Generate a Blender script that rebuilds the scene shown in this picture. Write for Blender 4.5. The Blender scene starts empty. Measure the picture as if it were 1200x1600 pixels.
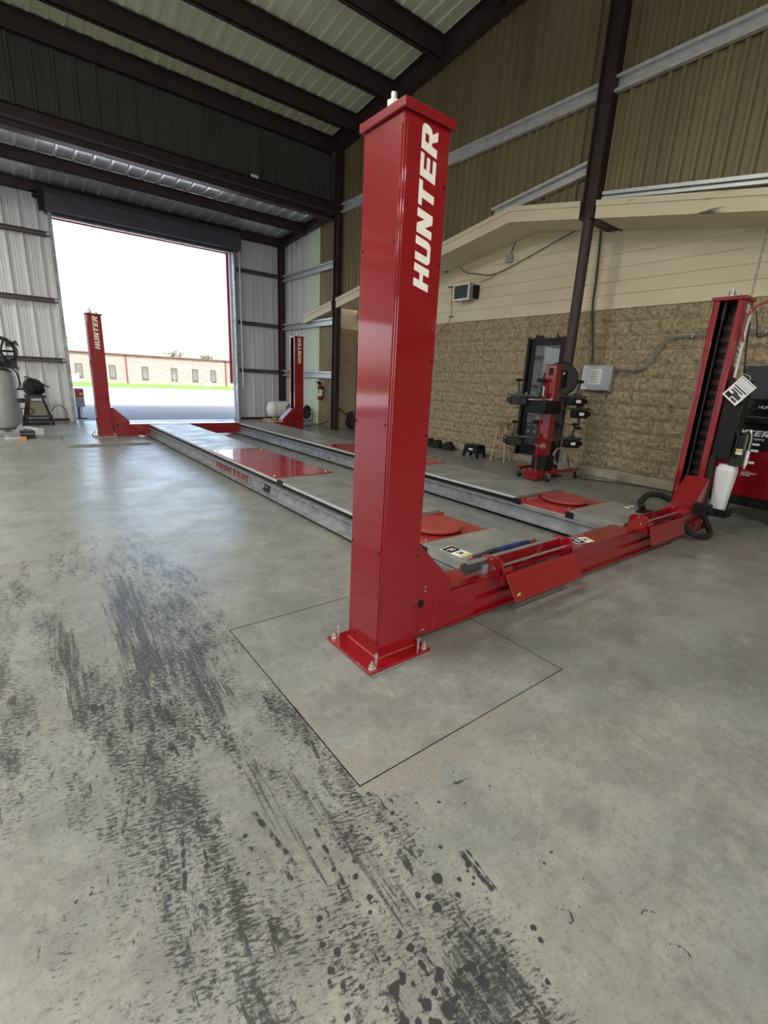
import bpy, math, random
import numpy as np
from mathutils import Vector, Matrix
random.seed(7)
SC = bpy.context.scene
COL = SC.collection
PI = math.pi

# ------------------------------------------------------------------ camera
CAMH = 1.335
cam_d = bpy.data.cameras.new('camera'); cam = bpy.data.objects.new('camera', cam_d); COL.objects.link(cam)
cam_d.sensor_fit = 'HORIZONTAL'; cam_d.sensor_width = 36.0; cam_d.lens = 36.0*734.8/1200.0
cam_d.clip_start = 0.02; cam_d.clip_end = 2000
_y, _p, _r = 0.66933822, 0.27319794, 0.0508024
_f = Vector((math.sin(_y)*math.cos(_p), math.cos(_y)*math.cos(_p), -math.sin(_p)))
_rt = Vector((math.cos(_y), -math.sin(_y), 0)); _up = _rt.cross(_f)
_r2 = _rt*math.cos(_r)+_up*math.sin(_r); _u2 = -_rt*math.sin(_r)+_up*math.cos(_r)
cam.matrix_world = Matrix(((_r2.x,_u2.x,-_f.x,0),(_r2.y,_u2.y,-_f.y,0),(_r2.z,_u2.z,-_f.z,CAMH),(0,0,0,1)))
SC.camera = cam

# ------------------------------------------------------------------ sky, sun, exposure
W = bpy.data.worlds.new('sky'); SC.world = W; W.use_nodes = True
nt = W.node_tree; nt.nodes.clear()
sky = nt.nodes.new('ShaderNodeTexSky'); sky.sky_type = 'NISHITA'; sky.sun_disc = False
SUN_EL, SUN_AZ = math.radians(46), math.radians(188)
sky.sun_elevation = SUN_EL; sky.sun_rotation = SUN_AZ; sky.air_density = 1.0; sky.dust_density = 3.0; sky.ozone_density = 1.0
hs = nt.nodes.new('ShaderNodeHueSaturation'); hs.inputs['Saturation'].default_value = 0.85
bg = nt.nodes.new('ShaderNodeBackground'); bg.inputs['Strength'].default_value = 0.38
ou = nt.nodes.new('ShaderNodeOutputWorld')
nt.links.new(sky.outputs[0], hs.inputs['Color']); nt.links.new(hs.outputs[0], bg.inputs[0]); nt.links.new(bg.outputs[0], ou.inputs[0])
sd = bpy.data.lights.new('sun', 'SUN'); sd.energy = 2.0; sd.angle = math.radians(0.6); sd.color = (1, .95, .87)
sun = bpy.data.objects.new('sun', sd); COL.objects.link(sun)
# direction towards the sun: sky texture azimuth is clockwise from +Y
_sv = Vector((math.sin(SUN_AZ)*math.cos(SUN_EL), math.cos(SUN_AZ)*math.cos(SUN_EL), math.sin(SUN_EL)))
sun.rotation_euler = _sv.to_track_quat('Z', 'Y').to_euler(); sun.location = (0, -20, 30)
SC.view_settings.view_transform = 'Standard'; SC.view_settings.look = 'None'
SC.view_settings.gamma = 1.0; SC.view_settings.use_curve_mapping = False
SC.view_settings.exposure = 0.8
SC.cycles.use_denoising = True
SC.cycles.max_bounces = 10; SC.cycles.diffuse_bounces = 6; SC.cycles.glossy_bounces = 5
SC.cycles.sample_clamp_indirect = 6.0
def portal(loc, rot, sx, sy):
    d = bpy.data.lights.new('sky_portal', 'AREA'); d.shape = 'RECTANGLE'; d.size = sx; d.size_y = sy
    d.cycles.is_portal = True
    o = bpy.data.objects.new('sky_portal', d); COL.objects.link(o); o.location = loc; o.rotation_euler = rot
    return o
# the open bay doors: far wall (in view), far wall further left, and two behind the camera
portal((3.2, 14.0, 2.2), (math.radians(-90), 0, 0), 4.0, 4.4)
portal((-7.2, 14.0, 1.6), (math.radians(-90), 0, 0), 4.0, 3.2)
portal((-6.6, -7.0, 2.3), (math.radians(90), 0, 0), 4.8, 4.6)
portal((-1.2, -7.0, 2.3), (math.radians(90), 0, 0), 4.4, 4.6)

# ------------------------------------------------------------------ materials
MATS = {}
def mat(name, col, rough=.5, metal=0.0, col2=None, nscale=6.0, nmix=.5, bump=0.0, bscale=60.0, coat=0.0, spec=.5, stretch=(1,1,1), lo=.35, hi=.65, detail=5, trans=0.0, rvar=0.0):
    m = bpy.data.materials.new(name); m.use_nodes = True
    n = m.node_tree.nodes; l = m.node_tree.links; b = n['Principled BSDF']
    b.inputs['Base Color'].default_value = (*col, 1); b.inputs['Roughness'].default_value = rough
    b.inputs['Metallic'].default_value = metal; b.inputs['Specular IOR Level'].default_value = spec
    b.inputs['Coat Weight'].default_value = coat; b.inputs['Coat Roughness'].default_value = .06; b.inputs['Coat IOR'].default_value = 1.65
    if trans: b.inputs['Transmission Weight'].default_value = trans
    geo = n.new('ShaderNodeNewGeometry'); mp = n.new('ShaderNodeMapping'); mp.inputs['Scale'].default_value = stretch
    l.new(geo.outputs['Position'], mp.inputs[0])
    tx = n.new('ShaderNodeTexNoise'); tx.inputs['Scale'].default_value = nscale; tx.inputs['Detail'].default_value = detail
    l.new(mp.outputs[0], tx.inputs['Vector'])
    if col2 is None: col2 = tuple(c*.75 for c in col)
    rp = n.new('ShaderNodeMapRange'); rp.inputs[1].default_value = lo; rp.inputs[2].default_value = hi
    rp.inputs[4].default_value = nmix; l.new(tx.outputs[0], rp.inputs[0])
    mx = n.new('ShaderNodeMix'); mx.data_type = 'RGBA'; mx.inputs[6].default_value = (*col, 1); mx.inputs[7].default_value = (*col2, 1)
    l.new(rp.outputs[0], mx.inputs[0]); l.new(mx.outputs[2], b.inputs['Base Color'])
    if rvar:
        r2 = n.new('ShaderNodeMapRange'); r2.inputs[1].default_value = .3; r2.inputs[2].default_value = .7
        r2.inputs[3].default_value = rough-rvar; r2.inputs[4].default_value = rough+rvar
        l.new(tx.outputs[0], r2.inputs[0]); l.new(r2.outputs[0], b.inputs['Roughness'])
    if bump:
        t2 = n.new('ShaderNodeTexNoise'); t2.inputs['Scale'].default_value = bscale; t2.inputs['Detail'].default_value = 4
        l.new(mp.outputs[0], t2.inputs['Vector'])
        bp = n.new('ShaderNodeBump'); bp.inputs['Strength'].default_value = bump; bp.inputs['Distance'].default_value = .03 if bump > .8 else .01
        l.new(t2.outputs[0], bp.inputs['Height']); l.new(bp.outputs[0], b.inputs['Normal'])
    MATS[name] = m
    return m
mat('red_paint', (.235,.003,.008), .38, 0, (.19,.003,.007), 3, .6, .012, 160, coat=.9, spec=.2)
mat('red_plate', (.30,.02,.02), .28, .0, (.33,.03,.03), 5, .6, .01, 120, coat=.6, rvar=.06)
mat('red_disc', (.31,.05,.042), .42, 0, (.25,.042,.036), 12, .5)
mat('red_trim', (.48,.04,.045), .5)
mat('roof_trim', (.16,.05,.045), .6)
mat('galv', (.40,.42,.44), .42, .6, (.22,.23,.24), 7, .8, .03, 90, rvar=.1)
mat('galv_bright', (.70,.71,.72), .40, .5, (.50,.51,.52), 9, .6)
mat('deck_steel', (.36,.37,.35), .36, .35, (.24,.25,.24), 3.5, .9, .02, 120, rvar=.08)
mat('zinc', (.62,.60,.55), .32, .85, (.40,.38,.33), 60, .6)
mat('primer', (.045,.026,.028), .55, 0, (.028,.016,.018), 5, .6)
mat('primer_girt', (.12,.10,.105), .5, .2, (.08,.07,.07), 6, .6)
mat('wall_white', (.64,.65,.69), .38, .0, (.52,.53,.56), 1.2, .7, stretch=(3,3,.4))
mat('wall_pale_green', (.62,.72,.58), .5, 0, (.55,.65,.5), 1.5, .5, stretch=(4,4,.3))
mat('wall_tan', (.225,.185,.095), .45, .1, (.15,.12,.064), 2.2, .55, stretch=(1,1,.3))
mat('wall_header', (.085,.08,.072), .5, .1, (.06,.057,.052), 1.8, .6, stretch=(1,1,.4))
mat('roof_green', (.72,.75,.58), .40, .0, (.62,.65,.50), 2, .7, stretch=(3,.5,1))
mat('roof_silver', (.92,.92,.92), .28, .6, (.82,.82,.84), 2, .7, stretch=(6,.6,1))
mat('cream', (.70,.63,.45), .6, 0, (.60,.52,.36), 1.3, .8, .03, 40, stretch=(1,.5,2))
mat('cream_peel', (.68,.61,.43), .65, 0, (.10,.08,.06), 5, 1.0, .05, 40, stretch=(1,.35,3), lo=.62, hi=.72)
mat('stone', (.46,.375,.235), .92, 0, (.235,.185,.11), 19, .9, 1.0, 40, lo=.40, hi=.66, detail=9)
mat('mortar', (.36,.30,.20), .95, 0, None, 20, .6, .3, 50)
mat('curb', (.40,.36,.27), .9, 0, (.22,.195,.145), 5, .9, .4, 40)
mat('brick', (.34,.265,.25), .9, 0, (.25,.185,.17), 2.5, .8, .2, 30, stretch=(.6,.6,2))
mat('black', (.006,.006,.007), .45, 0, (.010,.010,.011), 20, .6, spec=.3)
mat('black_gloss', (.01,.01,.011), .18, 0, None, 20, .5, coat=.3)
mat('rubber', (.012,.012,.012), .7, 0, (.018,.018,.018), 30, .6, .1, 90, spec=.3)
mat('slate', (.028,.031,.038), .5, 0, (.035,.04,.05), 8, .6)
mat('dark_grey', (.055,.055,.058), .5, .2, (.03,.03,.032), 12, .7)
mat('grey_paint', (.33,.34,.35), .45, .2, (.25,.26,.27), 6, .7)
mat('silver_box', (.50,.52,.55), .35, .5, (.42,.44,.47), 4, .6)
mat('white', (.80,.80,.78), .5, 0, (.70,.70,.67), 8, .5)
mat('lettering', (.78,.74,.64), .45, 0, (.70,.66,.57), 6, .4)
mat('lettering_white', (.85,.85,.84), .45, 0, (.75,.75,.74), 6, .4)
mat('yellow', (.72,.66,.10), .5)
mat('lime', (.32,.60,.15), .5)
mat('rung_red_shaded', (.05,.004,.006), .5)  # red darkened to carry the shade inside the post channel
mat('poly_white', (.78,.79,.78), .35, 0, (.66,.67,.66), 14, .6)
mat('wood_light', (.55,.40,.23), .6, 0, (.42,.29,.15), 9, .8, stretch=(6,6,1))
mat('wood_seat', (.33,.20,.09), .5, 0, (.22,.13,.06), 9, .8)
mat('olive_panel', (.24,.22,.15), .6)
mat('wood_block', (.52,.27,.11), .7)
mat('blue', (.03,.06,.22), .4, 0, (.02,.03,.10), 20, .6)
mat('blue_post', (.05,.07,.25), .4)
mat('hood_grey', (.075,.075,.10), .5, .1, (.055,.055,.075), 2, .6)
mat('cable', (.05,.045,.04), .7)
mat('cable_red', (.30,.05,.03), .55)
mat('conduit', (.30,.30,.30), .4, .5)
mat('heater_dark', (.05,.055,.055), .5)
mat('grass', (.13,.24,.03), .95, 0, (.18,.27,.05), 2, .8, .5, 20)
mat('asphalt', (.74,.74,.72), .9, 0, (.66,.66,.64), .6, .7)
mat('apron', (.27,.27,.27), .85, 0, (.21,.21,.21), .8, .8, stretch=(.3,1.5,1))
mat('leaf', (.10,.15,.05), .9)
mat('bark', (.12,.09,.06), .9)
mat('chain', (.30,.28,.24), .4, .8)
mat('weld', (.50,.10,.08), .35, .3, (.3,.02,.02), 90, .8, .4, 200)
mat('lamp_white', (.8,.8,.8), .5)
def glass(name, tint, rough=.03):
    m = mat(name, tint, rough, 0); b = m.node_tree.nodes['Principled BSDF']
    b.inputs['Specular IOR Level'].default_value = .8; b.inputs['Coat Weight'].default_value = .6; b.inputs['Coat Roughness'].default_value = .02
    b.inputs['Transmission Weight'].default_value = .35
    return m
glass('door_glass', (.10,.115,.125)); glass('window_glass', (.11,.12,.10)); MATS['window_glass'].node_tree.nodes['Principled BSDF'].inputs['Transmission Weight'].default_value = 0
def translucent(name, col):
    m = bpy.data.materials.new(name); m.use_nodes = True; n = m.node_tree.nodes; l = m.node_tree.links
    b = n['Principled BSDF']; b.inputs['Base Color'].default_value = (*col, 1); b.inputs['Roughness'].default_value = .45
    t = n.new('ShaderNodeBsdfTranslucent'); t.inputs[0].default_value = (*col, 1)
    x = n.new('ShaderNodeMixShader'); x.inputs[0].default_value = .25
    l.new(b.outputs[0], x.inputs[1]); l.new(t.outputs[0], x.inputs[2]); l.new(x.outputs[0], n['Material Output'].inputs[0])
    MATS[name] = m
translucent('poly_tank', (.80,.81,.80))

# concrete floor: base mottling plus stains whose shapes come from point attributes
def floor_mat():
    m = bpy.data.materials.new('concrete_floor'); m.use_nodes = True; n = m.node_tree.nodes; l = m.node_tree.links
    b = n['Principled BSDF']; geo = n.new('ShaderNodeNewGeometry')
    def noise(scale, detail=6, rough=.6, stretch=(1,1,1)):
        mp = n.new('ShaderNodeMapping'); mp.inputs['Scale'].default_value = stretch; l.new(geo.outputs['Position'], mp.inputs[0])
        t = n.new('ShaderNodeTexNoise'); t.inputs['Scale'].default_value = scale; t.inputs['Detail'].default_value = detail
        t.inputs['Roughness'].default_value = rough; l.new(mp.outputs[0], t.inputs['Vector']); return t.outputs[0]
    def mr(s, a, c, lo=0, hi=1):
        r = n.new('ShaderNodeMapRange'); r.inputs[1].default_value = a; r.inputs[2].default_value = c
        r.inputs[3].default_value = lo; r.inputs[4].default_value = hi; l.new(s, r.inputs[0]); return r.outputs[0]
    def mixc(f, c1, c2):
        x = n.new('ShaderNodeMix'); x.data_type = 'RGBA'
        for i, c in ((6, c1), (7, c2)):
            if isinstance(c, tuple): x.inputs[i].default_value = (*c, 1)
            else: l.new(c, x.inputs[i])
        if isinstance(f, float): x.inputs[0].default_value = f
        else: l.new(f, x.inputs[0])
        return x.outputs[2]
    def math_(op, a, c):
        x = n.new('ShaderNodeMath'); x.operation = op
        for i, v in ((0, a), (1, c)):
            if isinstance(v, (int, float)): x.inputs[i].default_value = v
            else: l.new(v, x.inputs[i])
        return x.outputs[0]
    def attr(nm):
        a = n.new('ShaderNodeAttribute'); a.attribute_name = nm; return a.outputs['Fac']
    base = mixc(mr(noise(.55, 4), .38, .62), (.285,.285,.255), (.205,.22,.215))
    base = mixc(mr(noise(3.2, 8, .68), .40, .70), base, (.165,.165,.15))
    base = mixc(mr(noise(8, 8, .8), .50, .68, 0, .7), base, (.335,.33,.29))
    base = mixc(mr(noise(28, 6, .8), .50, .68, 0, .55), base, (.125,.125,.115))
    base = mixc(mr(noise(75, 4, .75), .56, .70, 0, .6), base, (.085,.085,.08))
    base = mixc(attr('mortar'), base, mixc(mr(noise(140,6,.85), .42, .62), (.17,.163,.14), (.33,.322,.285)))
    def rot_noise(ang, sx, sy, detail=3, rough=.55):
        mp = n.new('ShaderNodeMapping'); mp.inputs['Rotation'].default_value = (0,0,ang); l.new(geo.outputs['Position'], mp.inputs[0])
        m2 = n.new('ShaderNodeMapping'); m2.inputs['Scale'].default_value = (sx, sy, 1); l.new(mp.outputs[0], m2.inputs[0])
        t = n.new('ShaderNodeTexNoise'); t.inputs['Scale'].default_value = 1; t.inputs['Detail'].default_value = detail; t.inputs['Roughness'].default_value = rough
        l.new(m2.outputs[0], t.inputs['Vector']); return t.outputs[0]
    def thresh(nz, dens, lo, hi, soft):
        th = mr(dens, 0, 1, lo, hi); return mr(math_('SUBTRACT', nz, th), 0, soft)
    dn, hv = attr('dens'), attr('heavy')
    f1 = thresh(math_('ADD', math_('MULTIPLY', rot_noise(.30, 42, 120, 4, .65), .6), math_('MULTIPLY', rot_noise(.05, 14, 3.5, 5, .7), .4)), dn, .66, .41, .07)
    f1b = thresh(rot_noise(-.25, 95, 190, 3, .6), dn, .76, .50, .08)
    f2 = thresh(rot_noise(.04, 60, 2.6, 6, .7), hv, .72, .36, .12)
    f2 = math_('MULTIPLY', f2, mr(rot_noise(.3, 60, 110, 5, .75), .36, .52, .10, 1))
    f3 = thresh(rot_noise(.06, 24, 8, 7, .78), dn, .74, .46, .05)
    st = math_('ADD', attr('stain'), math_('MULTIPLY', math_('SUBTRACT', noise(150, 4, .7), .5), .40))
    f4 = mr(st, .50, .72, 0, .95)
    f = math_('MAXIMUM', math_('MAXIMUM', math_('MULTIPLY', f1, .90), math_('MULTIPLY', f1b, .86)), math_('MAXIMUM', math_('MULTIPLY', f2, .93), math_('MAXIMUM', f4, math_('MULTIPLY', f3, .92))))
    col = mixc(f, base, (.030,.030,.035))
    l.new(col, b.inputs['Base Color'])
    rg = math_('ADD', mr(noise(2.2, 6), .3, .7, .24, .40), math_('MULTIPLY', f, .05))
    l.new(rg, b.inputs['Roughness']); b.inputs['Specular IOR Level'].default_value = .42
    bp = n.new('ShaderNodeBump'); bp.inputs['Strength'].default_value = .12; bp.inputs['Distance'].default_value = .004
    l.new(noise(70, 5, .7), bp.inputs['Height']); l.new(bp.outputs[0], b.inputs['Normal'])
    MATS['concrete_floor'] = m
floor_mat()

# ------------------------------------------------------------------ mesh helpers
ORG = {}
class MB:
    def __init__(s): s.v = []; s.f = []
    def add(s, vs, fs):
        o = len(s.v); s.v += [tuple(v) for v in vs]; s.f += [tuple(i+o for i in f) for f in fs]; return s
    def box(s, x0,x1,y0,y1,z0,z1, M=None):
        vs = [(x,y,z) for z in (z0,z1) for y in (y0,y1) for x in (x0,x1)]
        if M is not None: vs = [M @ Vector(v) for v in vs]
        return s.add(vs, [(0,2,3,1),(4,5,7,6),(0,1,5,4),(2,6,7,3),(0,4,6,2),(1,3,7,5)])
    def prism(s, poly, fn, t0, t1):
        """poly of (a,b); fn(a,b,t) -> point; solid between t0 and t1"""
        n = len(poly); vs = [fn(a,b,t0) for a,b in poly]+[fn(a,b,t1) for a,b in poly]
        fs = [tuple(range(n))[::-1], tuple(range(n,2*n))]+[(i,(i+1)%n,(i+1)%n+n,i+n) for i in range(n)]
        return s.add(vs, fs)
    def cyl(s, p0, p1, r, n=16, r2=None, caps=True):
        p0, p1 = Vector(p0), Vector(p1); d = (p1-p0).normalized(); r2 = r if r2 is None else r2
        a = d.orthogonal().normalized(); b = d.cross(a)
        vs = []
        for p, q in ((p0,r),(p1,r2)):
            for i in range(n):
                t = 2*PI*i/n; vs.append(p+(a*math.cos(t)+b*math.sin(t))*q)
        fs = [(i,(i+1)%n,n+(i+1)%n,n+i) for i in range(n)]
        if caps: fs += [tuple(range(n))[::-1], tuple(range(n,2*n))]
        return s.add(vs, fs)
    def tube(s, pts, r, n=8, smooth=True):
        pts = [Vector(p) for p in pts]
        if smooth and len(pts) > 2: pts = catmull(pts, 6)
        vs, fs = [], []; ref = None
        for i, p in enumerate(pts):
            d = (pts[min(i+1,len(pts)-1)]-pts[max(i-1,0)]).normalized()
            if ref is None: ref = d.orthogonal().normalized()
            a = (ref-d*ref.dot(d)); a = a.normalized() if a.length > 1e-6 else d.orthogonal().normalized(); ref = a; b = d.cross(a)
            for k in range(n):
                t = 2*PI*k/n; vs.append(p+(a*math.cos(t)+b*math.sin(t))*r)
        for i in range(len(pts)-1):
            for k in range(n):
                fs.append((i*n+k, i*n+(k+1)%n, (i+1)*n+(k+1)%n, (i+1)*n+k))
        m = len(pts)-1; fs += [tuple(range(n))[::-1], tuple(range(m*n, m*n+n))]
        return s.add(vs, fs)
    def lathe(s, prof, origin, axis=(0,0,1), n=24, caps=True):
        o = Vector(origin); d = Vector(axis).normalized(); a = d.orthogonal().normalized(); b = d.cross(a)
        vs, fs = [], []
        for r, h in prof:
            for k in range(n):
                t = 2*PI*k/n; vs.append(o+d*h+(a*math.cos(t)+b*math.sin(t))*max(r,1e-4))
        for i in range(len(prof)-1):
            for k in range(n): fs.append((i*n+k, i*n+(k+1)%n, (i+1)*n+(k+1)%n, (i+1)*n+k))
        m = len(prof)-1
        if caps: fs += [tuple(range(n))[::-1], tuple(range(m*n, m*n+n))]
        return s.add(vs, fs)
    def hexn(s, p, d, r, h): return s.cyl(p, Vector(p)+Vector(d)*h, r, 6)
def catmull(P, k):
    out = []
    for i in range(len(P)-1):
        p0,p1,p2,p3 = P[max(i-1,0)],P[i],P[i+1],P[min(i+2,len(P)-1)]
        for j in range(k):
            t = j/k; out.append(.5*((2*p1)+(p2-p0)*t+(2*p0-5*p1+4*p2-p3)*t*t+(3*p1-p0-3*p2+p3)*t**3))
    out.append(P[-1]); return out
def sharp_smooth(me, ang=35):
    me.polygons.foreach_set('use_smooth', [True]*len(me.polygons))
    try: me.set_sharp_from_angle(angle=math.radians(ang))
    except Exception: pass
def build(mb, name, material, parent=None, bevel=0, smooth=True, fix=True):
    o0 = ORG[parent.name] if parent else Vector((0,0,0))
    me = bpy.data.meshes.new(name); me.from_pydata([tuple(Vector(v)-o0) for v in mb.v], [], mb.f)
    if fix:
        import bmesh
        bm = bmesh.new(); bm.from_mesh(me); bmesh.ops.recalc_face_normals(bm, faces=bm.faces); bm.to_mesh(me); bm.free()
    if smooth: sharp_smooth(me)
    me.materials.append(MATS[material])
    o = bpy.data.objects.new(name, me); COL.objects.link(o)
    if parent: o.parent = parent
    ORG[o.name] = o0
    if bevel:
        b = o.modifiers.new('bevel', 'BEVEL'); b.width = bevel; b.segments = 2; b.limit_method = 'ANGLE'; b.angle_limit = math.radians(40)
    return o
def tag(o, label, cat, group=None):
    o['label'] = label; o['category'] = cat
    if group: o['group'] = group
    return o
def thing(name, label, cat, loc, group=None):
    o = bpy.data.objects.new(name, None); COL.objects.link(o); o.location = loc; o.empty_display_size = .1
    ORG[o.name] = Vector(loc); return tag(o, label, cat, group)
def struct(name, label=None, cat=None, loc=(0,0,0)):
    o = bpy.data.objects.new(name, None); COL.objects.link(o); o.location = loc; o['kind'] = 'structure'; ORG[o.name] = Vector(loc)
    if label: o['label'] = label; o['category'] = cat
    return o
def B(*a): return MB().box(*a)

# block letters of the maker's name, as flat raised shapes
def letter(ch):
    w, s = .80, .27
    R = lambda a,b,c,d: [(a,b),(c,b),(c,d),(a,d)]
    if ch == 'H': return [R(0,0,s,1),R(w-s,0,w,1),R(s,.39,w-s,.62)], w
    if ch == 'U': return [R(0,.25,s,1),R(w-s,.25,w,1),[(0,.25),(.03,.10),(.14,0),(w-.14,0),(w-.03,.10),(w,.25),(w-s,.25),(w-s-.05,.2),(s+.05,.2),(s,.25)]], w
    if ch == 'N': return [R(0,0,s,1),R(w-s,0,w,1),[(0,1),(s+.02,1),(w,0),(w-s-.02,0)]], w
    if ch == 'T': return [R(0,.77,w,1),R((w-s)/2,0,(w+s)/2,.77)], w
    if ch == 'E': return [R(0,0,s,1),R(s,0,.72,.21),R(s,.4,.68,.6),R(s,.79,.72,1)], .72
    if ch == 'R': return [R(0,0,s,1),R(s,.79,.64,1),R(s,.36,.64,.55),[(.53,.55),(.64,.36),(.76,.44),(.80,.58),(.80,.80),(.75,.93),(.64,1),(.53,.79)],[(.36,.36),(.62,.36),(.84,0),(.54,0)]], w
    return [], .4
def lettering(mb, text, org, right, up, nrm, size, width, slant=.22, gap=.12, thick=.0015):
    org, right, up, nrm = Vector(org), Vector(right), Vector(up), Vector(nrm)
    tot = sum(letter(c)[1]+gap for c in text)-gap; kx = width/tot; x = 0
    for c in text:
        polys, w = letter(c)
        for i, p in enumerate(polys):
            q = [((x+a)*kx+slant*b*size, b*size) for a,b in p]
            mb.prism(q, lambda a,b,t: org+right*a+up*b+nrm*t, .0003, thick+.0002*i)
        x += w+gap
    return mb
def text_part(body, name, material, parent, org, right, up, size, depth=.0008):
    cu = bpy.data.curves.new('txt', 'FONT'); cu.body = body; cu.size = size; cu.extrude = depth
    ob = bpy.data.objects.new('txt', cu); COL.objects.link(ob)
    dg = bpy.context.evaluated_depsgraph_get(); dg.update()
    me = bpy.data.meshes.new_from_object(ob.evaluated_get(dg)); bpy.data.objects.remove(ob)
    r, u = Vector(right).normalized(), Vector(up).normalized(); nn = r.cross(u)
    o0 = ORG[parent.name]
    for v in me.vertices: v.co = Vector(org)+r*v.co.x+u*v.co.y+nn*v.co.z-o0
    me.materials.clear(); me.materials.append(MATS[material]); me.name = name
    o = bpy.data.objects.new(name, me); COL.objects.link(o); o.parent = parent; ORG[o.name] = o0
    return o

# ================================================================== STRUCTURE
XR, YF, YH, XS = 6.80, 13.95, 11.05, 7.40       # metal wall, far wall, header frame, stone wall
XL, YB = -12.0, -7.0
def roof_z(y): return 6.66+.10*(YH-y) if y > 2.0 else 6.66+.10*(YH-2.0)-.10*(2.0-y)
def bay_z(y): return 5.05+.07*(YF-y)
GP, GZ, GS = 5.52, 4.05, .166                    # gable peak y, z (fascia top), slope
def gable_z(y): return GZ-GS*abs(y-GP)

def corr(name, u0, u1, pitch, h, bot, top, mapf, material, parent, rib=.34, minor=0.0):
    us = [(u0, 0.0)]
    k = math.floor(u0/pitch)-1
    while k*pitch < u1+pitch:
        a = k*pitch; w = pitch*rib; sl = min(w*.25, h*.55)
        for u, o in ((a,0),(a+sl,h),(a+w-sl,h),(a+w,0)):
            if u0+1e-4 < u < u1-1e-4: us.append((u,o))
        if minor:
            for c in (.5, .72):
                m0 = a+w+(pitch-w)*(c-.12)
                for u, o in ((m0-.012,0),(m0,minor),(m0+.012,0)):
                    if u0+1e-4 < u < u1-1e-4: us.append((u,o))
        k += 1
    us.append((u1, 0.0)); us.sort()
    mb = MB()
    for u, o in us: mb.v += [tuple(mapf(u, bot(u), o)), tuple(mapf(u, top(u), o))]
    mb.f = [(2*i, 2*i+2, 2*i+3, 2*i+1) for i in range(len(us)-1)]
    return build(mb, name, material, parent, smooth=False, fix=False)
def frange(a, b, s):
    out = []; x = a
    while x < b-1e-6: out.append((x, min(x+s, b))); x += s
    return out

# ---- floor with its stains
rng = np.random.default_rng(5)
def vnoise(x, y, seed):
    xi = np.floor(x).astype(np.int64); yi = np.floor(y).astype(np.int64); fx = x-xi; fy = y-yi
    fx = fx*fx*(3-2*fx); fy = fy*fy*(3-2*fy)
    def hsh(i, j):
        n = (i*374761393+j*668265263+seed*974634721) & 0x7fffffff
        n = ((n ^ (n >> 13))*1274126177) & 0x7fffffff
        return ((n ^ (n >> 16)) & 0xffff)/65535.0
    return (hsh(xi,yi)*(1-fx)+hsh(xi+1,yi)*fx)*(1-fy)+(hsh(xi,yi+1)*(1-fx)+hsh(xi+1,yi+1)*fx)*fy
def fbm(x, y, seed, o=4):
    t = 0; a = .5; s = 0
    for i in range(o): t = t+a*vnoise(x*2**i, y*2**i, seed+i*17); s += a; a *= .55
    return t/s
def sst(a, b, x): t = np.clip((x-a)/(b-a), 0, 1); return t*t*(3-2*t)
SPOTS = []
def add_spots(n, cx, cy, sx, sy, r0, r1):
    for _ in range(n):
        SPOTS.append((rng.normal(cx, sx), rng.normal(cy, sy), rng.uniform(r0, r1)**1.0))
add_spots(70, .60, .55, .15, .13, .003, .010)
add_spots(50, .62, .43, .09, .08, .004, .015)
add_spots(50, .74, .80, .12, .14, .002, .008)
add_spots(26, 1.05, .55, .25, .22, .002, .006)
add_spots(40, .35, 1.0, .22, .35, .003, .009)
SPOTS += [(.775,.655,.017),(.72,.60,.014),(.79,.59,.009),(.86,.62,.006),(1.02,.78,.006),(.89,.42,.010),(.82,.33,.008)]
def seg_d(X, Y, x0, y0, x1, y1):
    dx, dy = x1-x0, y1-y0; t = np.clip(((X-x0)*dx+(Y-y0)*dy)/(dx*dx+dy*dy), 0, 1)
    return np.hypot(X-(x0+t*dx), Y-(y0+t*dy))
PX0, PX1, PY0, PY1 = .775, 1.990, 1.035, 2.260     # the newer square of concrete under the near post
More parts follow.
